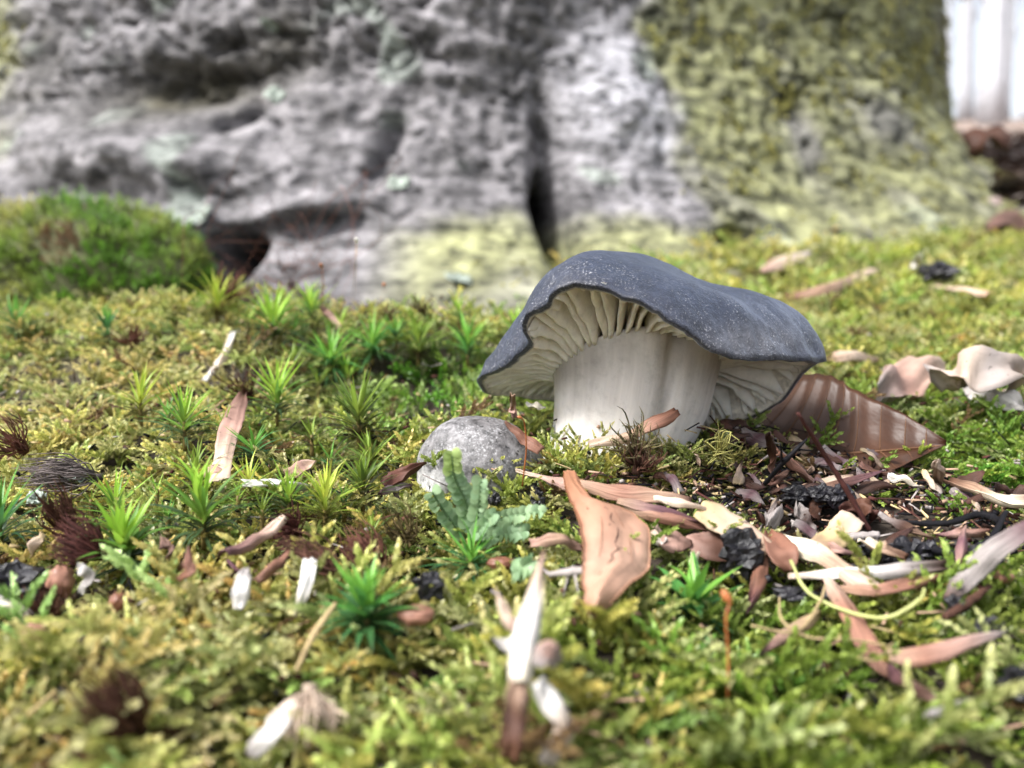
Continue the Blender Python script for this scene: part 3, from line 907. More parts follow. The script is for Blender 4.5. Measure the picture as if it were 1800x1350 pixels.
def leafy_axis(r, pts, n, ln, wd, spread, tone0, tone1):
    q = crom(pts, 30)
    T = unit(np.gradient(q, axis=0))
    t = (np.arange(n) + 0.5) / n
    i = np.minimum((t * 29).astype(int), 28); f = (t * 29 - i)[:, None]
    p = q[i] * (1 - f) + q[i + 1] * f
    tt = T[i]
    ref = unit(np.cross(tt, np.array([0.3, 0.9, 0.2]))); b2 = np.cross(tt, ref)
    a = np.arange(n) * 2.4 + r.random() * 6 + r.normal(0, 0.25, n)
    rad = ref * np.cos(a)[:, None] + b2 * np.sin(a)[:, None]
    sp = spread * (0.8 + 0.5 * r.random(n)) * (1 - 0.45 * t)
    d = unit(tt + rad * sp[:, None] + r.normal(0, 0.08, (n, 3)))
    nn = unit(np.cross(np.cross(d, rad), d))
    s = (1 - 0.45 * t ** 2) * (0.8 + 0.4 * r.random(n))
    tone = (tone0 + (tone1 - tone0) * t)
    c = np.stack([tone, tone, tone], -1)
    return leaf_kites(p, d, nn, ln * s, wd * s, c * 0.85, c * 1.1)

def cat(parts):
    Vs, Fs, Cs, n = [], [], [], 0
    for V, F, C in parts:
        Vs.append(V); Fs.append(F + n); Cs.append(C); n += len(V)
    return np.concatenate(Vs), np.concatenate(Fs), np.concatenate(Cs)

# tone: 0 = old brown base of a shoot, 1 = fresh tip (turned into a colour for every shoot)
def proto_feather(seed, nb=6, dens=1.0, big=1.0):
    r = np.random.default_rng(seed)
    L = 1.0
    bend = 0.35 + 0.4 * r.random()
    main = [np.zeros(3), np.array([0.15 * bend, 0, 0.28]), np.array([0.48 * bend + 0.1, 0.05 * r.normal(), 0.52]),
            np.array([0.95 * bend + 0.15, 0.1 * r.normal(), 0.60 + 0.12 * r.random()])]
    q = crom(main, 40)
    out = [leafy_axis(r, q[6:], int(38 * dens), 0.105 * big, 0.031 * big, 0.7, 0.3, 1.1)]
    for k in range(nb):
        t = 0.22 + 0.62 * (k + r.random() * 0.5) / nb
        i = int(t * 39)
        T = unit(q[min(i + 1, 39)] - q[i - 1])
        sd = (1 if k % 2 else -1)
        side = np.array([0, sd, 0.25 + 0.35 * r.random()])
        d = unit(T * 0.7 + side * (0.8 + 0.3 * r.random()))
        l = (0.42 - 0.22 * t) * (0.8 + 0.5 * r.random())
        p0 = q[i]
        out.append(leafy_axis(r, [p0, p0 + d * l * 0.5 + [0, 0, 0.03], p0 + d * l + [0, 0, 0.07 * r.random()]], max(4, int(20 * dens)),
                              0.085 * big, 0.028 * big, 0.65, 0.4, 0.95 + 0.25 * r.random()))
    return cat(out)

def proto_star(seed, n=16):                   # short upright carpet moss
    r = np.random.default_rng(seed)
    return leafy_axis(r, [np.zeros(3), np.array([0.03 * r.normal(), 0.03 * r.normal(), 0.3]), np.array([0.08 * r.normal(), 0.08 * r.normal(), 0.62])], n,
                      0.22, 0.035, 0.9, 0.25, 1.1)

def bake(protos, pos, yaw, tilt, sc, ca, cb, cols_old, up=None):
    """Copy prototypes to positions. ca = fresh tip colour, cb = mid colour, cols_old = old base colour, each (n,3)."""
    n = len(pos)
    which = rng.integers(0, len(protos), n)
    outV, outF, outC, tot = [], [], [], 0
    for k, (V0, F0, C0) in enumerate(protos):
        idx = np.where(which == k)[0]
        if len(idx) == 0: continue
        y, t, s = yaw[idx], tilt[idx], sc[idx]
        cy, sy, ct, st = np.cos(y), np.sin(y), np.cos(t), np.sin(t)
        R = np.zeros((len(idx), 3, 3))
        # tilt about local y (towards +x), then yaw about z
        R[:, 0, 0] = cy * ct; R[:, 0, 1] = -sy; R[:, 0, 2] = cy * st
        R[:, 1, 0] = sy * ct; R[:, 1, 1] = cy; R[:, 1, 2] = sy * st
        R[:, 2, 0] = -st; R[:, 2, 2] = ct
        if up is not None:                     # change from z-up to a local frame (n,3,3) with columns x,y,z
            R = up[idx] @ R
        V = np.einsum('nij,vj->nvi', R, V0) * s[:, None, None] + pos[idx][:, None]
        tone = C0[:, 0][None, :, None]
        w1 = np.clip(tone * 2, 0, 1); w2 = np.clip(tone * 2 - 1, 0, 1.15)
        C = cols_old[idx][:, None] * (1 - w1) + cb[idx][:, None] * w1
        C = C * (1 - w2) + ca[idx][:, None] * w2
        outV.append(V.reshape(-1, 3)); outC.append(np.clip(C, 0.003, 0.9).reshape(-1, 3))
        outF.append((F0[None] + (np.arange(len(idx)) * len(V0))[:, None, None] + tot).reshape(-1, 3))
        tot += V.shape[0] * V.shape[1]
    return np.concatenate(outV), np.concatenate(outF), np.concatenate(outC)

YEL, OLV, GRN, BRT = np.array([0.66, 0.60, 0.19]), np.array([0.38, 0.36, 0.09]), np.array([0.28, 0.39, 0.07]), np.array([0.17, 0.38, 0.035])
BRN, TAN = np.array([0.085, 0.055, 0.025]), np.array([0.33, 0.26, 0.12])
BC = pg(715, 715)
def moss_tint(x, y):
    n = noise(x / 2.2, y / 2.2, 6.1); n2 = noise(x / 0.7, y / 0.7, 3.1)
    gx = sstep(-2.5, 3.5, x * 1.0 + 0.8 * n)                        # greener towards the beech leaf
    near = 1 - sstep(17, 20, y)
    yel = np.clip(0.85 - 0.72 * gx * near - 0.25 * (1 - near) + 0.5 * n + 0.25 * n2, 0, 1)[:, None]
    c = GRN * (1 - yel) + YEL * yel
    br = np.clip(gauss(x, y, BC[0], BC[1], 1.9, 2.2) * 1.4 + 0.9 * gauss(x, y, 7.5, 15, 2.0, 3.0) * (0.4 + n), 0, 1)[:, None]
    c = c * (1 - br) + BRT * br
    straw = np.clip(1.1 * gauss(x, y, -8.0, 18.0, 4.5, 4.0) + 1.0 * gauss(x, y, -3.5, 8.5, 3, 2.5) + 0.5 * n, 0, 1)[:, None]
    c = c * (1 - 0.75 * straw) + np.array([0.74, 0.67, 0.30]) * 0.75 * straw
    dry = np.clip(gauss(x, y, 2.9, 12.7, 1.7, 0.8) * 1.2 + 0.55 * sstep(0.25, 0.5, noise(x / 1.6, y / 1.6, 11.0)), 0, 1)[:, None]
    c = c * (1 - 0.55 * dry) + TAN * 0.55 * dry
    return c, br[:, 0]

def scatter(n, y0, y1, spread, side):
    """Even per area inside the wedge the camera sees, plus margin."""
    y = np.sqrt(y0 ** 2 + (y1 ** 2 - y0 ** 2) * rng.random(n))
    x = (rng.random(n) * 2 - 1) * (y * spread + side)
    return x, y

def keep_clear(x, y):
    k = ((x - (STX - 0.1)) / 1.22) ** 2 + ((y - 13.93) / 1.15) ** 2 > 1
    bx, by, _ = P(846, 798, 13.1)
    k &= ((x - bx) / 0.68) ** 2 + ((y - by) / 0.55) ** 2 > 1
    k &= rng.random(len(x)) > 0.86 * litter_zone(x, y)
    k &= rng.random(len(x)) > 0.92 * sstep(0.14, 0.36, noise(x / 1.1, y / 1.1, 31.0)) * (y < 26)
    return k

def moss_patch(label, n, y0, y1, protos, base, smin, smax, tiltm, spread=0.66, side=1.0, keep=None, colf=None, name='feather_moss'):
    x, y = scatter(n, y0, y1, spread, side)
    k = keep_clear(x, y)
    if keep is not None: k &= keep(x, y)
    x, y = x[k], y[k]
    n = len(x)
    z = ground(x, y) - base - 0.12 * rng.random(n)
    ca, br = moss_tint(x, y)
    ca = ca * (0.7 + 0.6 * rng.random((n, 1))) * (1 + 0.12 * rng.normal(size=(n, 3)) * [1, 0.4, 0.6])
    pale = rng.random((n, 1)) < 0.2
    ca = np.where(pale, ca * 0.5 + np.array([0.62, 0.57, 0.36]) * 0.5, ca)
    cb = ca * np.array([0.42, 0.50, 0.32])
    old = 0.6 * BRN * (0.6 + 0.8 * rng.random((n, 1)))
    dead = rng.random((n, 1)) < 0.04
    ca = np.where(dead, np.array([0.26, 0.17, 0.08]), ca); cb = np.where(dead, np.array([0.16, 0.10, 0.05]), cb)
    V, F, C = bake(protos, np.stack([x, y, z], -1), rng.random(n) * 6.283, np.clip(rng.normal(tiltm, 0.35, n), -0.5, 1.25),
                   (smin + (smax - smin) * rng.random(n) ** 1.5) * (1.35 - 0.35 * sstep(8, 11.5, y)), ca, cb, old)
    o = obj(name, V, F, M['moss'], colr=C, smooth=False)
    tag(o, label, 'moss', kind='stuff')

PF = [proto_feather(40 + k) for k in range(9)]
PM = [proto_feather(60 + k, 4, 0.62, 1.25) for k in range(6)]
PL = [proto_feather(80 + k, 3, 0.34, 1.8) for k in range(6)]
PS = [proto_star(100 + k) for k in range(5)]
inbr = lambda x, y: gauss(x, y, BC[0], BC[1], 1.9, 2.2) > 0.42
moss_patch('yellow green feather moss carpeting the ground in front of the mushroom', 5000, 5.8, 17.5, PF, 0.42, 0.5, 1.15, 0.5, spread=0.6, side=0.6, keep=lambda x, y: ~inbr(x, y))
moss_patch('olive feather moss covering the low mound and the ground behind the mushroom', 4200, 17.5, 27, PM, 0.42, 0.7, 1.2, 0.4)
moss_patch('pale yellow green moss spread in front of the old tree roots', 5200, 27, 52, PL, 0.5, 0.9, 1.7, 0.35)
moss_patch('bright emerald carpet moss between the small grey button and the mound', 5200, 12.5, 20, PS, 0.42, 0.6, 1.1, 0.1, spread=0.66, keep=lambda x, y: inbr(x, y) | (rng.random(len(x)) < 0.10), name='carpet_moss')

moss_patch('olive and dry feather moss banked against the foot of the white stem', 2600, 11.9, 13.4, PF, 0.32, 0.45, 0.85, 0.4, keep=lambda x, y: gauss(x, y, 2.0, 12.6, 1.5, 0.45) > 0.4)

# moss on the old tree
def tree_moss():
    w = (TMOSS * (TS > -60) * (TS < 60) * (TZ < 26) * (TZ > 1)).ravel()
    idx = rng.choice(len(w), 4800, p=w / w.sum())
    pos = TV.reshape(-1, 3)[idx]; nn = TN.reshape(-1, 3)[idx]
    c2 = pos[:, :2] - np.array([TX, TY])
    flip = (nn[:, 0] * c2[:, 0] + nn[:, 1] * c2[:, 1]) < 0
    nn = np.where(flip[:, None], -nn, nn)
    down = np.array([0, 0, -1.0])
    xax = unit(down - nn * (nn @ down)[:, None])
    up = np.stack([xax, np.cross(nn, xax), nn], -1)
    n = len(idx)
    q = noise(pos[:, 0] / 3, pos[:, 2] / 3, 1.0)
    ca = 0.78 * (OLV * 0.6 + YEL * 0.4) * (0.9 + 0.2 * rng.random((n, 1))) * (1 + 0.3 * q[:, None])
    gg = np.clip(0.5 + q, 0, 1)[:, None] * 0.4
    ca = ca * (1 - gg) + np.array([0.26, 0.29, 0.14]) * gg
    V, F, C = bake(PL, pos - nn * 0.3, rng.normal(0, 0.3, n), np.clip(rng.normal(1.15, 0.2, n), 0, 1.45), 0.9 + 1.1 * rng.random(n),
                   ca, ca * 0.75, ca * 0.5, up)
    o = obj('moss', V, F, M['moss'], TREE, TREE_ORG, colr=C, smooth=False)
    tag(o, 'olive moss hanging over the bark', kind='stuff')
tree_moss()

# mossy root knob in front of the tree
def mossy_root():
    c = P(135, 520, 31.0)
    base = np.array([c[0], c[1], float(ground(c[0], c[1])) - 0.8])
    t = empty('mossy_root', base)
    tag(t, 'rounded root knob under bright green moss at the foot of the old tree', 'root')
    nu, nv = 90, 34
    a = np.linspace(0, 2 * math.pi, nu, endpoint=False); e = np.linspace(0, math.pi / 2, nv)
    A, E = np.meshgrid(a, e, indexing='ij')
    rx, ry, rz = 4.7, 3.6, 3.3
    k = np.abs(np.cos(E)) ** 0.55
    X = rx * k * np.cos(A); Y = ry * k * np.sin(A); Z = rz * np.sin(E) ** 1.15
    Z = Z * (1 - 0.16 * np.clip(-X / rx, 0, 1))
    D = 1 + 0.13 * noise(X / 2.2, Y / 2.2, Z / 2.2) + 0.05 * noise(X / 0.7, Y / 0.7, Z / 0.7)
    V = np.stack([X * D, Y * D, Z * D], -1) + base
    F = [(i * nv + j, ((i + 1) % nu) * nv + j, ((i + 1) % nu) * nv + j + 1, i * nv + j + 1) for i in range(nu) for j in range(nv - 1)]
    Vf = V.reshape(-1, 3)
    obj('root', Vf, F, M['soil'], t, base, colr=np.tile([0.07, 0.075, 0.03], (len(Vf), 1)))
    dn = unit(np.cross(np.gradient(V, axis=0), np.gradient(V, axis=1))).reshape(-1, 3)
    out_ = Vf - (base + np.array([0, 0, 0.5]))
    dn = np.where(((dn * out_).sum(1) < 0)[:, None], -dn, dn)
    area = (np.cos(E) + 0.08).ravel()
    HN = 5600
    idx = rng.choice(len(Vf), HN, p=area / area.sum())
    pos, nn = Vf[idx] + rng.normal(0, 0.1, (HN, 3)), dn[idx]
    nn = unit(nn + np.array([0, 0, 0.5]))
    xax = unit(np.cross(nn, rng.normal(size=(HN, 3))))
    up = np.stack([xax, np.cross(nn, xax), nn], -1)
    q = (noise(pos[:, 0] / 1.6, pos[:, 1] / 1.6, pos[:, 2] / 1.6) * 0.9 + 0.45 + 0.12 * (pos[:, 0] - base[0]))[:, None].clip(0, 1)
    ca = (BRT * q * 0.9 + YEL * 0.75 * (1 - q)) * (0.7 + 0.6 * rng.random((HN, 1)))
    brown = (np.linalg.norm((pos - P(118, 435, 28.2)) / [0.75, 2.5, 0.75], axis=1) < 1)[:, None]
    ca = np.where(brown, np.array([0.20, 0.11, 0.06]), ca)
    V2, F2, C2 = bake(PS, pos - nn * 0.2, rng.random(HN) * 6.28, rng.normal(0, 0.35, HN), 0.5 + 0.4 * rng.random(HN), ca, ca * 0.6, ca * 0.3, up)
    o = obj('moss', V2, F2, M['moss'], t, base, colr=C2, smooth=False)
    tag(o, 'bright green short moss', kind='stuff')
mossy_root()

# ------------------------------------------------------------------ haircap moss plants, every leaf its own piece
def leaf_mesh(name, bend, base_c, mid_c, tip_c, wid=0.075):
    n = 7
    t = np.linspace(0, 1, n)
    ang = bend * t ** 1.3
    dz, dx = np.cos(ang), np.sin(ang)
    p = np.stack([np.concatenate([[0], np.cumsum(dx[:-1])]) / (n - 1), 0 * t, np.concatenate([[0], np.cumsum(dz[:-1])]) / (n - 1)], -1)
    w = wid * np.array([0.75, 1.0, 1.0, 0.85, 0.6, 0.32, 0.03])
    nx = np.stack([np.cos(ang), 0 * t, -np.sin(ang)], -1)
    V = np.stack([p + np.array([0, 1, 0]) * w[:, None] - nx * w[:, None] * 0.35, p, p - np.array([0, 1, 0]) * w[:, None] - nx * w[:, None] * 0.35], 1).reshape(-1, 3)
    F = [(3 * i + j, 3 * i + j + 1, 3 * i + j + 4, 3 * i + j + 3) for i in range(n - 1) for j in range(2)]
    C = np.repeat(stops(t, [(0, base_c), (0.45, mid_c), (0.85, mid_c), (1, tip_c)]), 3, 0)
    return mesh_data(name, V, F, M['haircap'], C)
L_ = lambda *c: np.array(c)
HSTY = {
    'young': [(L_(.09, .11, .04), L_(.06, .11, .045), L_(.14, .12, .06)), (L_(.22, .32, .05), L_(.14, .29, .05), L_(.25, .30, .08)), (L_(.45, .55, .10), L_(.34, .56, .07), L_(.45, .52, .15))],
    'dark': [(L_(.06, .09, .03), L_(.035, .10, .04), L_(.10, .10, .05)), (L_(.09, .17, .05), L_(.06, .18, .06), L_(.12, .18, .07)), (L_(.20, .36, .06), L_(.14, .36, .06), L_(.2, .36, .1))],
    'brown': [(L_(.07, .05, .02), L_(.05, .06, .025), L_(.17, .07, .03)), (L_(.12, .13, .03), L_(.09, .15, .03), L_(.25, .11, .04)), (L_(.28, .34, .06), L_(.22, .33, .05), L_(.34, .18, .06))],
    'yellow': [(L_(.12, .10, .03), L_(.12, .14, .03), L_(.26, .14, .05)), (L_(.33, .36, .06), L_(.27, .38, .05), L_(.38, .26, .08)), (L_(.58, .58, .12), L_(.48, .58, .08), L_(.55, .42, .14))],
    'fresh': [(L_(.05, .10, .03), L_(.05, .14, .045), L_(.10, .14, .06)), (L_(.11, .25, .05), L_(.09, .27, .06), L_(.14, .26, .08)), (L_(.28, .46, .08), L_(.20, .45, .07), L_(.26, .42, .1))]}
_lm = {}
def get_leaf(style, age, b, wid):
    k = (style, age, b, wid)
    if k not in _lm:
        _lm[k] = leaf_mesh('leaf', [0.1, 0.6, 1.3][b], *HSTY[style][age], wid=wid)
    return _lm[k]

def haircap(px, py, hpx, lpx, n, style, label, lean=(0, 0), wid=0.036, seed=0, open_=0.0, curl=0):
    """px,py: where the shoot leaves the ground; hpx: height of the stem, lpx: leaf length (photo pixels)."""
    base = pg(px, py, 0.05)
    d = base @ CF - CAM @ CF
    k = d / FPX
    H, Ln = 1.1 * hpx * k, (1.5 if py < 830 else 1.3) * lpx * k
    r = np.random.default_rng(seed + int(px * 7 + py))
    t0 = empty('haircap_moss', base)
    tag(t0, label, 'moss plant')
    tip = np.array([lean[0] * H, lean[1] * H, H])
    sp = crom([base + [0, 0, -0.15], base + tip * 0.5, base + tip], 6)
    V, F = tube(sp, [0.035, 0.03, 0.02], 6, 6)
    obj('stem', V, F, M['seta'], t0, base, colr=np.tile([0.16, 0.12, 0.04], (len(V), 1)))
    for q in range(n):
        t = ((q + 0.5) / n) ** 1.25
        age = 0 if t < 0.36 else (1 if t < 0.68 else 2)
        th = math.radians(np.interp(t, [0, 0.35, 0.7, 1], [108, 82 + 12 * open_, 48 + 22 * open_, 10 + 14 * open_])) + r.normal(0, 0.13)
        b = [2, 1, 0][age] if r.random() < 0.6 else r.integers(0, 3)
        if curl and age == 2: b = 2
        o = link('leaf', get_leaf(style, age, int(b), wid), t0)
        o.location = (tip * (0.02 + 0.98 * t)) * S
        o.rotation_euler = (r.normal(0, 0.15), th - [0.05, 0.3, 0.55][b], q * 2.4 + r.normal(0, 0.2))
        l = Ln * np.interp(t, [0, 0.3, 0.8, 1], [0.75, 1.0, 0.95, 0.7]) * (0.85 + 0.3 * r.random())
        o.scale = (l, l, l)

HAIR = [
    (482, 600, 30, 62, 40, 'young', 'pale green haircap star on the mound crest, under a red-brown tuft', {}),
    (548, 568, 28, 45, 30, 'young', 'small green haircap shoot beside the pink stick on the mound', {}),
    (583, 655, 26, 62, 40, 'fresh', 'wide green haircap star low on the mound face, leaves spread flat', dict(open_=1)),
    (655, 630, 26, 55, 36, 'fresh', 'spreading green haircap star near the mound rim below the pink stick', dict(open_=.8)),
    (248, 740, 40, 55, 36, 'yellow', 'slim yellow green haircap shoot on the straw-coloured moss slope', {}),
    (325, 775, 42, 58, 40, 'young', 'haircap shoot with pale glowing tip and dark skirt beside the flat brown strip', {}),
    (487, 735, 48, 62, 42, 'young', 'tall bright haircap shoot with upright leaves behind the small dark star', {}),
    (630, 775, 50, 70, 46, 'brown', 'tall haircap plant with rusty leaf tips beside the emerald carpet moss', {}),
    (445, 810, 22, 48, 34, 'dark', 'small dark green haircap star at the end of the flat brown strip', dict(open_=.8)),
    (652, 828, 22, 60, 36, 'brown', 'greyish haircap plant with spread brown leaves touching the button mushroom patch', dict(open_=.9)),
    (638, 888, 40, 66, 46, 'brown', 'dark spiky haircap plant with thin brown needles beside the curled brown leaf', dict(wid=.04)),
    (205, 922, 38, 62, 40, 'young', 'pale tipped haircap plant beside the upright dark brown tuft', {}),
    (358, 945, 52, 100, 50, 'young', 'largest haircap plant, long arching pale green leaves', dict(curl=1)),
    (438, 872, 26, 52, 24, 'yellow', 'thin yellow green haircap shoot behind the white stick', {}),
    (508, 900, 26, 62, 34, 'young', 'bright haircap shoot in front of the white stick', {}),
    (572, 925, 46, 74, 44, 'yellow', 'upright yellow haircap plant with golden brown skirt', {}),
    (228, 1000, 50, 82, 48, 'young', 'vivid green haircap plant leaning over the maroon tuft', dict(lean=(-.25, 0), wid=.075)),
    (2, 970, 60, 90, 40, 'dark', 'blue green haircap plant cut off by the picture edge beside a straw flake', {}),
    (645, 1110, 46, 82, 46, 'fresh', 'glossy green haircap plant beside the orange seed', dict(wid=.085)),
    (828, 1010, 26, 78, 44, 'dark', 'dusky haircap star beneath the liverwort fronds', dict(open_=1)),
    (1218, 1095, 44, 78, 22, 'fresh', 'broad-leaved light green haircap shoot beside the red moss stalk', dict(wid=.11)),
    (822, 632, 30, 45, 32, 'fresh', 'green haircap star under the tip of the grey cap', {}),
    (382, 560, 30, 52, 36, 'yellow', 'dull yellow haircap clump on the mound crest beside the dark hollow', dict(open_=.6)),
    (735, 632, 26, 52, 34, 'brown', 'rusty green haircap star between the cap and the spreading stars', dict(open_=.7)),
    (30, 590, 24, 42, 30, 'dark', 'small dark haircap star below the mossy root knob', {}),
    (190, 605, 34, 38, 26, 'dark', 'dark upright haircap shoot on the straw moss beside a red-brown tuft', dict(wid=.05)),
    (808, 572, 26, 32, 24, 'young', 'tiny light green haircap shoot on the mound below the pale lichen', {}),
    (345, 860, 28, 58, 34, 'brown', 'rusty haircap plant behind the largest arching one', {}),
    (905, 600, 22, 40, 24, 'young', 'little green haircap star just behind the folded cap edge', {}),
    (655, 960, 26, 44, 26, 'brown', 'small olive haircap sprig between the dark spiky plant and the round tuft', {}),
]
for k, (px, py, h, l, n, st_, lab, kw) in enumerate(HAIR):
    haircap(px, py, h, l, int(n * (1.5 if py < 700 else 1.25)), st_, lab, seed=k, **kw)

q_ = np.random.default_rng(88)
for k, (px, py) in enumerate([(440, 590), (512, 600), (610, 600), (520, 655), (690, 605), (620, 680), (555, 700), (285, 755), (395, 770), (540, 790), (585, 830), (280, 880), (160, 905), (300, 935), (415, 905), (460, 925), (610, 900), (120, 880)]):
    haircap(px + q_.normal(0, 6), py + q_.normal(0, 5), 18 + 12 * q_.random(), 30 + 12 * q_.random(), 26, ['brown', 'dark', 'young'][k % 3],
            ['small rusty haircap sprout crowded between the larger star plants', 'small dark haircap sprout crowded between the larger star plants', 'small light green haircap sprout crowded between the larger star plants'][k % 3],
            seed=300 + k, open_=float(q_.random()))
for o in list(col.objects):
    if o.get('label', '').startswith('small ') and 'haircap sprout' in o['label']: o['group'] = o['label'].split(' haircap')[0] + ' haircap sprouts'

# ------------------------------------------------------------------ litter
HX = {k: lin(v) for k, v in dict(tan='#b08a6c', cream='#eadfc8', white='#dcd8d4', orange='#97624a', pink='#b18474', purple='#6b4a52', brown='#6a3f28',
      grey='#9a928f', dark='#35221c', straw='#bca67c', rust='#7f4a30', pale='#cdb7a4', black='#100f14', maroon='#4a2a26', redb='#724232', choc='#5a3626').items()}
for k_ in ('orange', 'redb', 'rust', 'tan', 'pink', 'brown', 'choc'):          # weathered, greyed browns
    HX[k_] = HX[k_] * 0.72 + 0.28 * HX[k_].mean() * np.array([1.05, 1.0, 0.95])
CAMUP = np.array([0, -0.6, 0.8])

def pt(e):
    if len(e) == 4: return P(e[0], e[1], e[2])
    return pg(e[0], e[1], e[2] if len(e) > 2 else 0.2)

def depth(p): return float((p - CAM) @ CF)

def blade(name, path, wpx, cols, label, cat_, cup=-1.1, N=None, prof=None, mat='litter', group=None, nu=18, nv=9, thick=0.035, wave=0.08, edge=0.13, twist=0.0, parts=None):
    pts = np.array([pt(e) + [0, 0, 0.1 if e[1] > 960 and len(e) < 4 else 0] for e in path])
    k = depth(pts[len(pts) // 2]) / FPX
    W = wpx * k / 2
    prof = prof or [0.55, 0.9, 1.0, 0.95, 0.75, 0.45, 0.06]
    w = lambda t: W * np.interp(t, np.linspace(0, 1, len(prof)), prof)
    sd = (path[0][0] * 0.37 + path[0][1] * 0.11) % 50
    V, F, st, Vt, Nn = ribbon(pts, w, w, CAMUP if N is None else N, cup, nu, nv, thick, wave, edge, twist, seed=sd)
    cs = [(q / (len(cols) - 1), HX[c] if isinstance(c, str) else c) for q, c in enumerate(cols)]
    C = stops(st[:, 0], cs)
    base = V[V[:, 2].argmin()].copy()
    st3 = np.concatenate([st, np.full((len(st), 1), sd)], 1)
    o = obj(name, V, F, M[mat], None, base, colr=C, st=st3)
    tag(o, label, cat_, group)
    return o

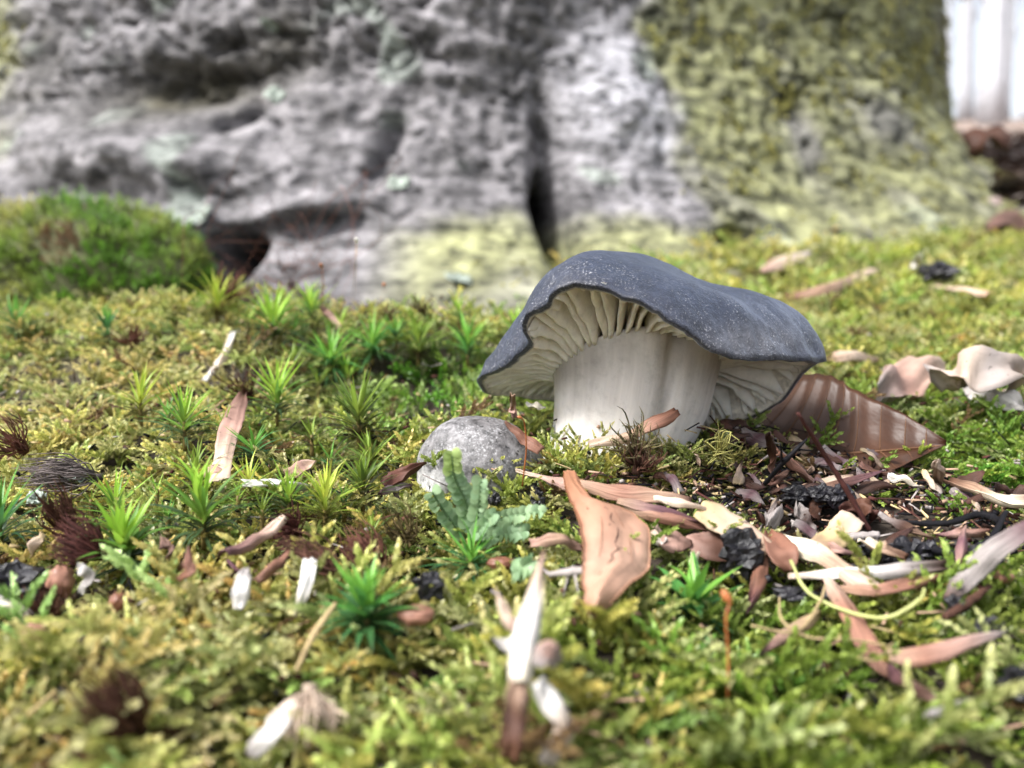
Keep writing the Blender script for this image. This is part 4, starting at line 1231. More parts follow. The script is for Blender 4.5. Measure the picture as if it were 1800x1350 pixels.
SPR = [0.5, 0.85, 1.0, 1.0, 0.85, 0.6, 0.3, 0.04]       # pointed scale
STR = [0.8, 1, 1, 1, 0.95, 0.9]                         # strip
ELL = [0.25, 0.75, 1.0, 1.0, 0.75, 0.3]                 # oval
SC = [  # path, width px, colours, label, options
    ([(1010, 846, .3), (1095, 862, .3), (1165, 866, .35), (1215, 880, .3)], 42, ['tan', 'orange', 'tan', 'choc'], 'long folded brown bud scale lying along the moss at the stem foot', dict(cup=-1.0, prof=[.6, 1, 1, .9, .7])),
    ([(1040, 850, .25), (980, 842, .3), (906, 826, .3)], 30, ['tan', 'pink', 'pale'], 'pinkish pointed bud scale tip touching the button mushroom moss', dict(prof=SPR)),
    ([(1085, 878, .3), (1160, 893, .35), (1262, 925, .3)], 30, ['tan', 'purple', 'maroon'], 'upper of two rounded purple brown bud scales wedged beside the tan leaf piece', dict(cup=-1.4)),
    ([(1098, 886, .25), (1170, 905, .3), (1272, 936, .2)], 36, ['tan', 'orange', 'redb'], 'lower of two rounded orange bud scales wedged beside the tan leaf piece', dict(cup=-1.5)),
    ([(1150, 872, .4), (1210, 884, .45), (1290, 902, .35)], 16, ['cream', 'pale', 'brown'], 'thin pale curled rim of a bud scale above the orange ones', dict(cup=-.8, prof=STR)),
    ([(1230, 890, .4), (1290, 925, .4), (1350, 985, .3)], 62, ['straw', 'pale', 'tan'], 'wide pale straw-coloured scale sloping beside the black charcoal lump', dict(cup=-.4, mat='paper', prof=STR)),
    ([(1352, 935, .35), (1372, 985, .35), (1385, 1020, .2)], 60, ['rust', 'orange', 'brown'], 'torn rusty papery scale hanging below the straw-coloured one', dict(cup=.7, mat='paper', prof=ELL)),
    ([(1150, 915, .2), (1158, 940, .2), (1170, 965, .15)], 34, ['pink', 'pale', 'white'], 'small bluish white chip below the orange bud scales', dict(prof=ELL)),
    ([(1362, 938, .4), (1430, 975, .45), (1500, 1020, .35), (1552, 1050, .15)], 50, ['cream', 'cream', 'tan', 'pale', 'pale'], 'big cream bud scale with a blunt white end, leaning over the litter', dict(cup=-1.3, prof=[.7, 1, 1, 1, .95, .8, .35])),
    ([(1345, 985, .25), (1332, 1040, .2), (1312, 1095, .1)], 36, ['orange', 'brown', 'purple'], 'narrow bud scale with purple tip pointing down under the torn rusty one', dict(prof=SPR)),
    ([(1385, 1025, .3), (1480, 1018, .35), (1590, 1012, .3), (1665, 1004, .25)], 32, ['pale', 'white', 'grey', 'choc'], 'long whitish scale lying across under the big cream scale', dict(prof=STR)),
    ([(1470, 1050, .2), (1560, 1046, .25), (1660, 1025, .2)], 34, ['tan', 'orange', 'brown'], 'brown scale tucked beneath the long whitish one', dict(prof=ELL)),
    ([(1560, 1164, .3), (1620, 1160, .35), (1690, 1146, .35), (1768, 1128, .25)], 62, ['tan', 'orange', 'pink', 'grey'], 'fat orange bud scale with pale pointed tip resting on green moss', dict(cup=-1.5, prof=[.6, .95, 1, .95, .75, .45, .1])),
    ([(1440, 1090, .25), (1390, 1125, .25), (1332, 1170, .15)], 36, ['straw', 'tan', 'purple'], 'pointed brown bud scale below the fine root tangle', dict(prof=SPR)),
    ([(1450, 1020, .35), (1490, 1080, .35), (1530, 1150, .3), (1565, 1205, .15)], 56, ['pale', 'orange', 'orange', 'brown'], 'long folded orange scale running down to the fat orange one', dict(cup=-.9, prof=ELL)),
    ([(1665, 1070, .1), (1700, 1030, .3), (1750, 980, .6), (1812, 920, 1.0)], 42, ['choc', 'grey', 'grey', 'purple'], 'long weathered grey scale standing slanted above the black twigs', dict(cup=-.5, prof=[.4, .8, 1, 1, .9, .8])),
    ([(1738, 932, .2), (1690, 932, .25), (1642, 938, .15)], 28, ['redb', 'pink', 'purple'], 'plump pink bud scale lying among black twigs', dict(prof=SPR, cup=-1.6)),
    ([(1697, 925, .3), (1692, 970, .25), (1682, 1015, .1)], 22, ['pink', 'purple', 'pink'], 'slim mauve bud scale upright before the plump pink one', dict(prof=ELL)),
    ([(1662, 842, .15), (1715, 865, .25), (1770, 880, .3), (1830, 880, .3)], 34, ['brown', 'tan', 'cream', 'orange'], 'tan scale with pale hollow side on the green moss beyond the black twigs', dict(cup=.9, prof=STR)),
    ([(1655, 850, .1), (1652, 825, .5), (1648, 808, .8)], 26, ['pink', 'tan', 'pale'], 'short upright chip at the end of the pale hollow scale', dict(prof=ELL)),
    ([(1400, 868, .1), (1470, 848, .3), (1556, 826, .4)], 26, ['tan', 'choc', 'purple'], 'dark brown pointed leaf shard sticking out below the beech leaf', dict(prof=SPR, cup=-.8)),
    ([(1372, 788, .9), (1400, 815, .6), (1440, 850, .1)], 26, ['orange', 'orange', 'pink'], 'bright orange stick of bud scale leaning before the beech leaf', dict(prof=STR, cup=-1.5)),
    ([(1362, 845, .1), (1360, 800, .6), (1356, 762, 1.1)], 20, ['pink', 'brown', 'dark'], 'thin upright brown splinter before the beech leaf', dict(prof=STR)),
    ([(1515, 952, .3), (1550, 975, .25), (1592, 1000, .1)], 28, ['cream', 'tan', 'brown'], 'short split scale with a white stripe under the grey twig', dict(prof=STR, cup=.6)),
    ([(1545, 902, .3), (1590, 922, .25), (1640, 946, .1)], 22, ['grey', 'choc', 'tan'], 'narrow grey splinter pointing away from the purple stalk', dict(prof=SPR)),
    ([(1430, 965, .3), (1470, 975, .3), (1502, 985, .2)], 24, ['redb', 'pink', 'purple'], 'small pink pointed scale showing behind the big cream one', dict(prof=SPR)),
    ([(1440, 975, .35), (1470, 940, .4), (1500, 905, .4)], 50, ['tan', 'straw', 'pale'], 'square tan scrap of scale behind the big cream scale', dict(prof=STR, cup=-.4, mat='paper')),
    ([(1475, 895, .3), (1520, 890, .3), (1545, 905, .2)], 40, ['maroon', 'brown', 'maroon'], 'crumpled maroon leaf scrap under the purple stalk', dict(prof=ELL, cup=-.6, wave=.25, mat='paper')),
    ([(1400, 890, .2), (1420, 915, .2), (1430, 945, .1)], 34, ['grey', 'dark', 'grey'], 'dark grey flake of bark in the soil heap', dict(prof=ELL, cup=-.4, wave=.2)),
    ([(1350, 925, .2), (1362, 900, .25), (1372, 880, .2)], 30, ['grey', 'grey', 'dark'], 'ash grey flake on the soil heap next to the dried moss', dict(prof=ELL, cup=-.4, wave=.2)),
    ([(1205, 948, .15), (1260, 958, .2), (1325, 968, .1)], 62, ['pink', 'choc', 'pink'], 'dull pinkish brown leaf scrap under the straw-coloured scale', dict(prof=ELL, cup=-.2, mat='paper', wave=.08, edge=.2)),
    ([(1160, 975, .1), (1185, 965, .1), (1215, 970, .05)], 40, ['pink', 'pink', 'choc'], 'ragged pink leaf crumb beside the black charcoal lump', dict(prof=ELL, cup=-.2, mat='paper', edge=.25)),
    # resting against the stem
    ([(1035, 780, 12.6, 0), (1100, 765, 12.55, 0), (1150, 742, 12.5, 0), (1190, 720, 12.6, 0)], 34, ['pale', 'tan', 'orange', 'rust'], 'brown bud scale leaning across the foot of the white stem', dict(prof=[.3, .6, .8, 1, .9, .7], cup=-.7)),
    ([(888, 740, 12.55, 0), (920, 765, 12.4, 0), (953, 790, 12.3, 0)], 34, ['brown', 'rust', 'orange'], 'rusty folded scale resting on the small grey button', dict(prof=[.15, .5, .8, 1, .8], cup=-.9)),
    ([(905, 735, .9), (903, 715, 1.1), (901, 692, 1.5)], 14, ['pink', 'pink', 'tan'], 'slim pink stick standing behind the button mushroom', dict(prof=STR)),
    ([(960, 716, .4), (945, 710, .5), (925, 708, .5)], 16, ['white', 'cream', 'white'], 'small white chip behind the button mushroom', dict(prof=ELL)),
    # pale split scale standing in the front moss
    ([(898, 1360, .3), (905, 1285, .6), (912, 1215, .8)], 50, ['brown', 'choc', 'tan'], 'brown lower sheath of the tall pale split scale', dict(prof=STR, cup=-1.0)),
    ([(912, 1220, .8), (925, 1130, 1.0), (940, 1060, 1.15), (957, 978, 1.3)], 58, ['cream', 'white', 'white', 'pale', 'pink'], 'tall white pointed bud scale standing in the front moss', dict(prof=[.8, .95, 1, .95, .8, .6, .35, .05], cup=-1.1)),
    ([(915, 1130, .7), (890, 1095, .8), (870, 1052, .9)], 32, ['pink', 'pale', 'pale'], 'short pink scale crossing behind the tall white one', dict(prof=SPR)),
    ([(930, 1160, .6), (900, 1152, .7), (864, 1138, .75)], 30, ['white', 'white', 'grey'], 'small grey white scale poking sideways from the tall white one', dict(prof=SPR)),
    ([(950, 1215, .75), (972, 1250, .6), (996, 1300, .4), (960, 1370, .1)], 44, ['white', 'white', 'pale', 'grey'], 'curled white scale bending down beside the brown sheath', dict(prof=STR, cup=-.8, twist=.6)),
    ([(940, 1190, .9), (965, 1155, 1.0), (985, 1190, .8)], 34, ['grey', 'pink', 'grey'], 'withered grey curl knotted round the tall white scale', dict(prof=STR, cup=-.6)),
    # left front
    ([(438, 1340, .1), (480, 1300, .3), (520, 1250, .4)], 46, ['grey', 'white', 'pale'], 'pale grey scale under the faded fibre tuft in the front moss', dict(prof=STR, cup=-.6)),
    ([(545, 995, .4), (535, 1045, .35), (518, 1102, .15)], 32, ['white', 'white', 'cream'], 'straight white scale standing in the moss below the dark fibre strand', dict(prof=[.9, 1, 1, .8, .5, .1], cup=-.9)),
    ([(432, 1012, .35), (422, 1045, .3), (416, 1088, .1)], 34, ['grey', 'white', 'white'], 'chipped white scale beside the glossy brown bud', dict(prof=[.5, .9, 1, 1, .6], cup=-.8)),
    ([(515, 975, .4), (485, 1000, .4), (450, 1036, .25)], 40, ['brown', 'orange', 'orange'], 'smooth glossy orange brown bud lying between two white scales', dict(prof=[.5, .8, 1, 1, .8, .4], cup=-2.0)),
    ([(500, 908, .5), (450, 945, .4), (394, 985, .3)], 30, ['pale', 'pink', 'purple'], 'pinkish stick sloping under the largest haircap plant', dict(prof=STR, cup=-1.6)),
    ([(285, 945, .5), (292, 975, .4), (300, 1000, .2)], 30, ['pink', 'choc', 'pink'], 'brown flake between the vivid and the largest haircap plants', dict(prof=ELL)),
    ([(335, 985, .4), (326, 1010, .35), (315, 1035, .15)], 34, ['redb', 'orange', 'rust'], 'rusty wrinkled bud beside a green moss sprig', dict(prof=ELL, cup=-1.7, wave=.1)),
    ([(70, 935, .6), (60, 965, .4), (50, 995, .1)], 26, ['straw', 'pale', 'straw'], 'straw flake standing beside the blue green haircap', dict(prof=SPR)),
    ([(140, 1005, .5), (150, 1030, .35), (138, 1060, .15)], 32, ['white', 'grey', 'white'], 'bluish white chip beside the round orange seed', dict(prof=ELL)),
    ([(-10, 1068, .3), (25, 1080, .3), (58, 1100, .2)], 34, ['white', 'cream', 'grey'], 'thick white stick end entering beside the small orange seed', dict(prof=STR, cup=-1.5)),
    ([(425, 690, .6), (405, 745, .4), (382, 842, .2)], 40, ['choc', 'pink', 'pale'], 'flat brown leaf strip lying down the moss slope', dict(prof=[.4, .9, 1, .9, .8, .9], cup=-.3, mat='paper')),
    ([(410, 582, .3), (390, 625, .3), (358, 668, .2)], 18, ['white', 'pale', 'white'], 'white stick propped on the mound face', dict(prof=STR, cup=-1.4)),
    ([(563, 535, .4), (585, 556, .35), (607, 580, .2)], 20, ['redb', 'pink', 'pink'], 'pink stick on the crest of the mound', dict(prof=STR, cup=-1.5)),
    ([(425, 848, .3), (485, 846, .35), (545, 854, .25)], 18, ['white', 'white', 'grey'], 'white stick lying behind the bright haircap shoots', dict(prof=STR, cup=-1.7)),
    ([(500, 832, .3), (530, 820, .35), (556, 812, .4)], 34, ['tan', 'pink', 'pale'], 'tan leaf scrap standing behind the yellow haircap', dict(prof=SPR, cup=-.3, mat='paper')),
    ([(672, 850, .3), (705, 838, .4), (748, 812, .6)], 36, ['maroon', 'redb', 'choc'], 'curled red-brown leaf beside the button mushroom', dict(prof=SPR, cup=.8, mat='paper')),
    ([(668, 865, .3), (695, 855, .35), (725, 850, .3)], 22, ['purple', 'grey', 'purple'], 'lilac grey flake under the curled red-brown leaf', dict(prof=ELL)),
    ([(930, 970, .2), (980, 962, .25), (1022, 960, .2)], 24, ['pink', 'tan', 'pink'], 'flat tan scrap behind the tall white scale tip', dict(prof=STR, cup=-.3, mat='paper')),
    ([(1228, 985, .4), (1215, 1010, .2), (1214, 985, .3)], 10, ['cream', 'cream', 'cream'], 'tiny cream sliver above the broad-leaved haircap', dict(prof=SPR)),
    ([(1560, 1190, .25), (1610, 1225, .25), (1665, 1258, .1)], 30, ['purple', 'choc', 'pink'], 'dark mauve scale under the fat orange one', dict(prof=ELL)),
    ([(1630, 1275, .3), (1670, 1262, .3), (1722, 1240, .2)], 22, ['grey', 'white', 'pink'], 'grey white scale lying in the green moss below the fat orange one', dict(prof=SPR)),
    ([(1560, 835, .3), (1590, 840, .3), (1625, 858, .2)], 18, ['white', 'cream', 'grey'], 'little white sliver on moss beside the dark leaf shard', dict(prof=SPR)),
    ([(1625, 825, .3), (1640, 850, .2), (1655, 868, .1)], 14, ['straw', 'pale', 'grey'], 'straw sliver beside the upright chip', dict(prof=STR)),
    # ground litter further back
    ([(1545, 690, .3), (1600, 655, .5), (1650, 645, .5)], 70, ['grey', 'pink', 'pale'], 'mauve grey leaf lying behind the beech leaf', dict(prof=ELL, cup=-.3, wave=.5, mat='paper', edge=.2)),
    ([(1640, 665, .5), (1690, 640, .9), (1740, 645, .9), (1790, 670, .4)], 95, ['grey', 'pale', 'grey', 'pale'], 'crumpled bleached white leaf behind the beech leaf', dict(prof=ELL, cup=-.5, wave=.7, mat='paper', edge=.2)),
    ([(1700, 680, .2), (1760, 695, .3), (1820, 715, .2)], 36, ['grey', 'white', 'grey'], 'pale grey strip at the foot of the bleached white leaf', dict(prof=STR, wave=.3)),
    ([(1455, 628, .2), (1500, 618, .3), (1545, 628, .2)], 34, ['tan', 'pale', 'tan'], 'tan leaf lying on moss beside the cap edge', dict(prof=ELL, mat='paper')),
    ([(1340, 475, .4), (1375, 455, .5), (1425, 440, .4)], 40, ['pink', 'pale', 'grey'], 'faded leaf on the moss behind the cap top', dict(prof=ELL, mat='paper')),
    ([(1380, 520, .3), (1460, 500, .4), (1540, 470, .3)], 30, ['brown', 'tan', 'pale'], 'long tan leaf strip behind the cap', dict(prof=STR, mat='paper')),
    ([(1700, 270, 44.0, 0), (1730, 245, 43.5, 0), (1778, 250, 43.0, 0)], 80, ['dark', 'choc', 'dark'], 'dark brown dead leaf hanging beside the root flare', dict(prof=ELL, cup=.6, wave=.8, mat='paper')),
    ([(1655, 375, .5), (1720, 360, .9), (1790, 365, .6)], 70, ['pale', 'grey', 'pink'], 'pinkish grey dead leaf at the edge of the mossy ground', dict(prof=ELL, wave=.8, mat='paper')),
    ([(1735, 400, .4), (1780, 380, .7), (1840, 385, .5)], 60, ['choc', 'pink', 'choc'], 'mauve brown dead leaf overlapping the pinkish grey one', dict(prof=ELL, wave=.8, mat='paper')),
    ([(1600, 470, .3), (1612, 458, .6), (1618, 446, .9)], 22, ['white', 'white', 'white'], 'white speck of bark on the sunny moss', dict(prof=ELL)),
    ([(1640, 500, .3), (1700, 505, .4), (1740, 515, .3)], 24, ['tan', 'pale', 'tan'], 'thin tan strip on the sunny moss', dict(prof=STR)),
]
for path, w, cols, lab, kw in SC:
    nm = 'leaf_fragment' if kw.get('mat') == 'paper' else 'bud_scale'
    if 'stick' in lab or 'splinter' in lab: nm = 'stick'
    blade(nm, path, w, cols, lab, {'leaf_fragment': 'leaf', 'bud_scale': 'bud scale', 'stick': 'stick'}[nm], **kw)

# small scraps of scales that only their place tells apart
def scraps():
    q = np.random.default_rng(51)
    kinds = [(['redb', 'brown', 'choc'], 'small reddish bud scale scrap in the litter around the black charcoal'), (['grey', 'purple', 'grey'], 'small mauve grey bud scale scrap in the litter around the black charcoal'),
             (['straw', 'pale', 'tan'], 'small straw-coloured scale scrap in the litter around the black charcoal'), (['dark', 'choc', 'maroon'], 'small dark brown leaf scrap in the litter around the black charcoal')]
    n = 0
    while n < 56:
        x, y = 4.4 + q.normal(0, 2.0), 11.9 + q.normal(0, 1.3)
        if litter_zone(x, y) < 0.3 or ((x - STX) / 1.4) ** 2 + ((y - 13.93) / 1.4) ** 2 < 1: continue
        L = 0.22 + 0.42 * q.random(); a = q.normal(-0.5, 0.9)
        d = np.array([math.cos(a), math.sin(a), 0.0])
        p = [gz(*(np.array([x, y]) + d[:2] * t * L)) + [0, 0, 0.06 + 0.22 * q.random()] for t in (-.5, 0, .5)]
        W = L * (0.14 + 0.16 * q.random())
        prof = [SPR, ELL, STR][q.integers(0, 3)]
        w = lambda t: W * np.interp(t, np.linspace(0, 1, len(prof)), prof)
        V, F, st, _, _ = ribbon(p, w, w, [q.normal(0, .3), -.4, 1], -(0.3 + 1.1 * q.random()), 9, 5, 0.025, 0.06, 0.15, q.normal(0, .5), seed=float(n))
        cols, lab = kinds[n % 4]
        C = stops(st[:, 0], [(k / 2, HX[c] * (0.45 + .4 * q.random())) for k, c in enumerate(cols)])
        o = obj('bud_scale' if n % 4 < 3 else 'leaf_fragment', V, F, M['litter'], None, V[V[:, 2].argmin()].copy(), colr=C, st=np.concatenate([st, np.full((len(st), 1), n * 1.7)], 1))
        tag(o, lab, 'bud scale' if n % 4 < 3 else 'leaf', ['reddish', 'mauve grey', 'straw-coloured', 'dark brown'][n % 4] + ' scraps in the litter')
        n += 1
scraps()

# the big tan leaf piece hanging over the moss
def tan_leaf():
    Lp = [(990, 826, .6), (999, 868, .62), (1017, 902, .6), (1027, 945, .52), (1027, 980, .45), (1022, 1012, .45), (1028, 1045, .4), (1034, 1088, .32)]
    Rp = [(1012, 834, .6), (1040, 878, .65), (1086, 890, .66), (1131, 912, .62), (1143, 978, .5), (1138, 1006, .5), (1098, 1036, .45), (1046, 1086, .34)]
    nu, nv = 60, 21
    t = np.linspace(0, 1, nu); v = np.linspace(0, 1, nv)
    L3, R3 = crom([pt(e) for e in Lp], nu), crom([pt(e) for e in Rp], nu)
    side = unit(R3 - L3); Nn = unit(np.cross(np.gradient((L3 + R3) / 2, axis=0), side))
    Nn = np.where((Nn @ CAMUP)[:, None] < 0, -Nn, Nn)
    rag = 0.035 * fbm(t * 16, 1.5, 0.2, 4); rag2 = 0.045 * fbm(t * 15, 7.5, 0.2, 4)
    L3 = L3 + side * rag[:, None]; R3 = R3 + side * rag2[:, None]
    Vt = L3[:, None] * (1 - v)[None, :, None] + R3[:, None] * v[None, :, None]
    h = 0.10 * np.sin(math.pi * v)[None] * (0.4 + t[:, None]) + 0.05 * fbm(t[:, None] * 4, v[None] * 2, 3.3, 3)
    Vt = Vt + h[..., None] * Nn[:, None]
    Vb = Vt - 0.02 * Nn[:, None]
    Vv = np.concatenate([Vt.reshape(-1, 3), Vb.reshape(-1, 3)]); Mn = nu * nv
    g = grid_faces(nu, nv)
    F = [tuple(f) for f in g] + [tuple(f[::-1] + Mn) for f in g]
    brd = [i * nv for i in range(nu)] + [(nu - 1) * nv + j for j in range(1, nv)] + [i * nv + nv - 1 for i in range(nu - 2, -1, -1)] + [j for j in range(nv - 2, 0, -1)]
    F += [(brd[k], brd[(k + 1) % len(brd)], brd[(k + 1) % len(brd)] + Mn, brd[k] + Mn) for k in range(len(brd))]
    base = Vv[Vv[:, 2].argmin()].copy()
    e = empty('leaf_fragment', base)
    tag(e, 'large torn tan leaf piece with a dark crack, draped over the moss before the stem', 'leaf')
    st = np.stack([np.repeat(t, nv), np.tile(v, nu) * 2 - 1, np.full(Mn, 9.0)], -1)
    C = stops(st[:, 0], [(0, lin('#96694e')), (0.25, lin('#ab8068')), (0.6, lin('#bd9a86')), (1, lin('#b58f78'))])
    rim = np.clip(np.abs(st[:, 1]) * 6 - 5, 0, 1)[:, None] * 0.5
    C = C * (1 - rim) + lin('#94582f') * rim
    obj('blade', Vv, F, M['paper'], e, base, colr=np.vstack([C, C]), st=np.vstack([st, st]))
    q = np.random.default_rng(2)
    for name, ids, r in (('crack', [(18, 10), (21, 11), (23, 9), (26, 10), (28, 9), (31, 8), (33, 9), (36, 7), (39, 8), (42, 6), (46, 5)], .006),
                         ('vein', [(8, 9), (20, 7), (34, 4), (48, 3)], .004), ('vein', [(20, 12), (30, 13), (42, 15)], .004)):
        path = [Vt[i, j] + Nn[i] * 0.003 + q.normal(0, .008, 3) for i, j in ids]
        Vc, Fc = tube(path, [r * .5, r, r * .8, r * .9, r * .4], 5, 44, 0.5)
        obj(name, Vc, Fc, M['wood'], e, base, colr=np.tile(lin('#4a332c' if name == 'crack' else '#8e6650'), (len(Vc), 1)))
tan_leaf()

# ------------------------------------------------------------------ beech leaf
def beech_leaf():
    pts = np.array([P(1200, 800, 15.3), P(1300, 806, 14.75), P(1400, 806, 14.2), P(1500, 797, 13.8), P(1590, 786, 13.65), P(1664, 778, 13.5)])
    ov = np.array([0.10, 0.55, 0.85, 1.0, 1.0, 0.93, 0.80, 0.62, 0.40, 0.2, 0.015])
    W = 1.95
    NV = 10
    def pleat(t, v, w):
        q = t * NV - np.abs(v) * 1.55 * np.where(w > 0, w / W, 0)
        saw = np.abs((q % 1.0) - 0.5) * 2
        return 0.06 * (saw - 0.5) * np.minimum(1, 3.5 * np.abs(v)) * np.clip(w / W, 0, 1)
    up = np.array([0.10, -0.62, 0.78])
    V, F, st, Vt, Nn = ribbon(pts, lambda t: W * np.interp(t, np.linspace(0, 1, 11), ov), lambda t: 0.38 * W * np.interp(t, np.linspace(0, 1, 11), ov),
                              np.array([0.08, -0.63, 0.77]), 0.2, 96, 25, 0.022, 0.10, 0.0, 0.0, pleat, 1.4)
    base = V[V[:, 2].argmin()].copy()
    t = empty('beech_leaf', base)
    tag(t, 'brown pleated beech leaf with ribbed veins, leaning under the grey cap', 'leaf')
    n = noise(V[:, 0] / 0.8, V[:, 1] / 0.8, V[:, 2] / 0.8)[:, None]
    C = stops(st[:, 0], [(0, lin('#3e2c23')), (0.4, lin('#483226')), (0.8, lin('#452b1c')), (1, lin('#3a2013'))]) * (1 + 0.2 * n)
    obj('blade', V, F, M['beech'], t, base, colr=C, st=np.concatenate([st * [6, 1], np.full((len(st), 1), 4.0)], 1))
    nu, nv = Vt.shape[:2]
    vc = lin('#634632')
    md = [Vt[i, nv // 2] + Nn[i] * 0.01 for i in range(0, nu - 1, 6)] + [Vt[nu - 1, nv // 2]]
    Vm, Fm = tube(md, [0.035, 0.028, 0.012], 6, 40)
    mid = obj('midrib', Vm, Fm, M['wood'], t, base, colr=np.tile(vc, (len(Vm), 1)))
    for sgn in (-1, 1):
        for kq in range(1, NV):
            q0 = kq + 0.0
            path = []
            for v in np.linspace(0.03, 0.96, 9):
                j = nv // 2 + sgn * v * (nv // 2)
                tt = kq / NV
                for _ in range(4):
                    wv = np.interp(tt, np.linspace(0, 1, 11), ov) * (1 if sgn < 0 else 0.38)
                    tt = min((kq + v * 1.55 * wv) / NV, 0.995)
                i = tt * (nu - 1)
                i0, j0 = int(i), int(j); i1, j1 = min(i0 + 1, nu - 1), min(j0 + 1, nv - 1)
                fi, fj = i - i0, j - j0
                p = (Vt[i0, j0] * (1 - fi) * (1 - fj) + Vt[i1, j0] * fi * (1 - fj) + Vt[i0, j1] * (1 - fi) * fj + Vt[i1, j1] * fi * fj)
                path.append(p + Nn[i0] * 0.006)
            Vv, Fv = tube(path, [0.011, 0.008, 0.004], 5, 14)
            obj('vein', Vv, Fv, M['wood'], t, base, colr=np.tile(vc, (len(Vv), 1)))
beech_leaf()

# ------------------------------------------------------------------ twigs, stalks, lumps, tufts, seeds
def twig(path, r, cl, label, cat_='twig', name='twig', rough=0.5, mat='wood', group=None, side=None):
    pts = [pt(e) for e in path]
    V, F = tube(pts, r, 8, max(16, 8 * len(pts)), rough, path[0][0])
    C = np.tile(HX[cl] if isinstance(cl, str) else cl, (len(V), 1))
    base = V[V[:, 2].argmin()].copy()
    n = len(V) // 8
    st = np.stack([np.repeat(np.linspace(0, 4, n), 8), np.tile(np.linspace(-1, 1, 8), n)], -1)
    if side:
        parts = [(V, F, C)]
        for sp in side:
            v2, f2 = tube([pt(e) for e in sp], [r[0] * 0.6, r[0] * 0.3], 6, 10, rough, sp[0][0]); parts.append((v2, f2, C[0]))
        V, F, C = merge(parts); st = None
    o = obj(name, V, F, M[mat], None, base, colr=C, st=st)
    return tag(o, label, cat_, group)

twig([(1530, 935, .1), (1490, 865, .7), (1450, 800, 1.25), (1402, 726, 1.9)], [.03, .034, .032, .022], 'maroon', 'thin purple brown stalk leaning up across the beech leaf')
twig([(1435, 950, .3), (1490, 945, .3), (1545, 940, .25)], [.07, .06, .05], 'grey', 'short grey twig among the litter beside the purple stalk')
twig([(1585, 918, .2), (1660, 920, .25), (1720, 905, .3), (1752, 915, .3), (1770, 940, .1)], [.03, .04, .05, .04], 'black', 'bent black twig lying on the moss above the plump pink scale')
twig([(1640, 965, .2), (1690, 975, .2), (1740, 950, .25), (1768, 900, .35)], [.05, .06, .05, .03], 'black', 'forked charred twig beneath the plump pink scale', side=[[(1740, 950, .25), (1770, 960, .15)], [(1690, 975, .2), (1650, 985, .1)]])
twig([(1660, 1085, .2), (1700, 1060, .25), (1740, 1030, .2)], [.04, .05, .03], 'choc', 'dark root piece under the slanted grey scale')
twig([(1345, 850, .3), (1375, 815, .8), (1400, 790, 1.1), (1418, 772, 1.2)], [.03, .035, .03, .015], 'black', 'black forked stick in front of the beech leaf', side=[[(1375, 815, .8), (1372, 780, 1.2)], [(1400, 790, 1.1), (1425, 792, 1.1)]])
twig([(1390, 985, .7), (1420, 1040, .6), (1490, 1075, .5), (1560, 1085, .45), (1615, 1055, .5), (1625, 1035, .5)], [.017, .02, .02, .02, .014], L_(.36, .38, .14), 'yellow green moss strand looping over the big cream scale', 'moss strand', 'moss_strand', 0.4, 'seta')
twig([(1320, 1100, .4), (1400, 1110, .5), (1440, 1060, .6), (1450, 1030, .6)], [.012, .015, .01], 'straw', 'fine straw root curling below the torn rusty scale', 'root', 'fine_root', .4)
twig([(1370, 1050, .4), (1375, 1090, .5), (1420, 1120, .5), (1500, 1125, .5), (1560, 1135, .4)], [.012, .014, .01], 'straw', 'fine pale root running to the fat orange scale', 'root', 'fine_root', .4)
twig([(1470, 1110, .5), (1500, 1150, .5), (1540, 1160, .5), (1570, 1130, .5)], [.011, .013, .009], 'straw', 'fine hooked root over the long folded orange scale', 'root', 'fine_root', .4)
twig([(965, 1010, .3), (1010, 1005, .35), (1060, 1000, .4), (1100, 1010, .4)], [.03, .045, .03, .015], 'grey', 'knobbly grey rootlet crossing the large tan leaf piece', 'root', 'fine_root', .8, side=[[(1000, 1005, .35), (990, 1050, .1)], [(1010, 1005, .35), (1020, 1060, .1)], [(965, 1010, .3), (945, 990, .3)]])
twig([(520, 1180, .3), (555, 1110, .5), (590, 1060, .5)], [.02, .03, .02], 'straw', 'pale dry moss strand above the faded fibre tuft', 'moss strand', 'moss_strand', .5)
twig([(400, 985, .3), (415, 1000, .25), (432, 1012, .2)], [.02, .02, .015], 'purple', 'short violet stalk at the tip of the pinkish stick', 'stalk', 'stalk', .3)
# dark strands of rootlets below the button
def beads(path, r, label):
    pts = crom([pt(e) for e in path], 26)
    q = np.random.default_rng(int(path[0][0]))
    parts = []
    for p in pts:
        for _ in range(3):
            parts.append((*lump(p + q.normal(0, r * 0.5, 3), r * (0.4 + 0.5 * q.random()), q.integers(0, 999), 8, 6), HX['black'] * (0.6 + 0.8 * q.random())))
    V, F, C = merge(parts)
    base = V[V[:, 2].argmin()].copy()
    tag(obj('charred_crumb', V, F, M['char'], None, base, colr=C, smooth=False), label, 'crumb')

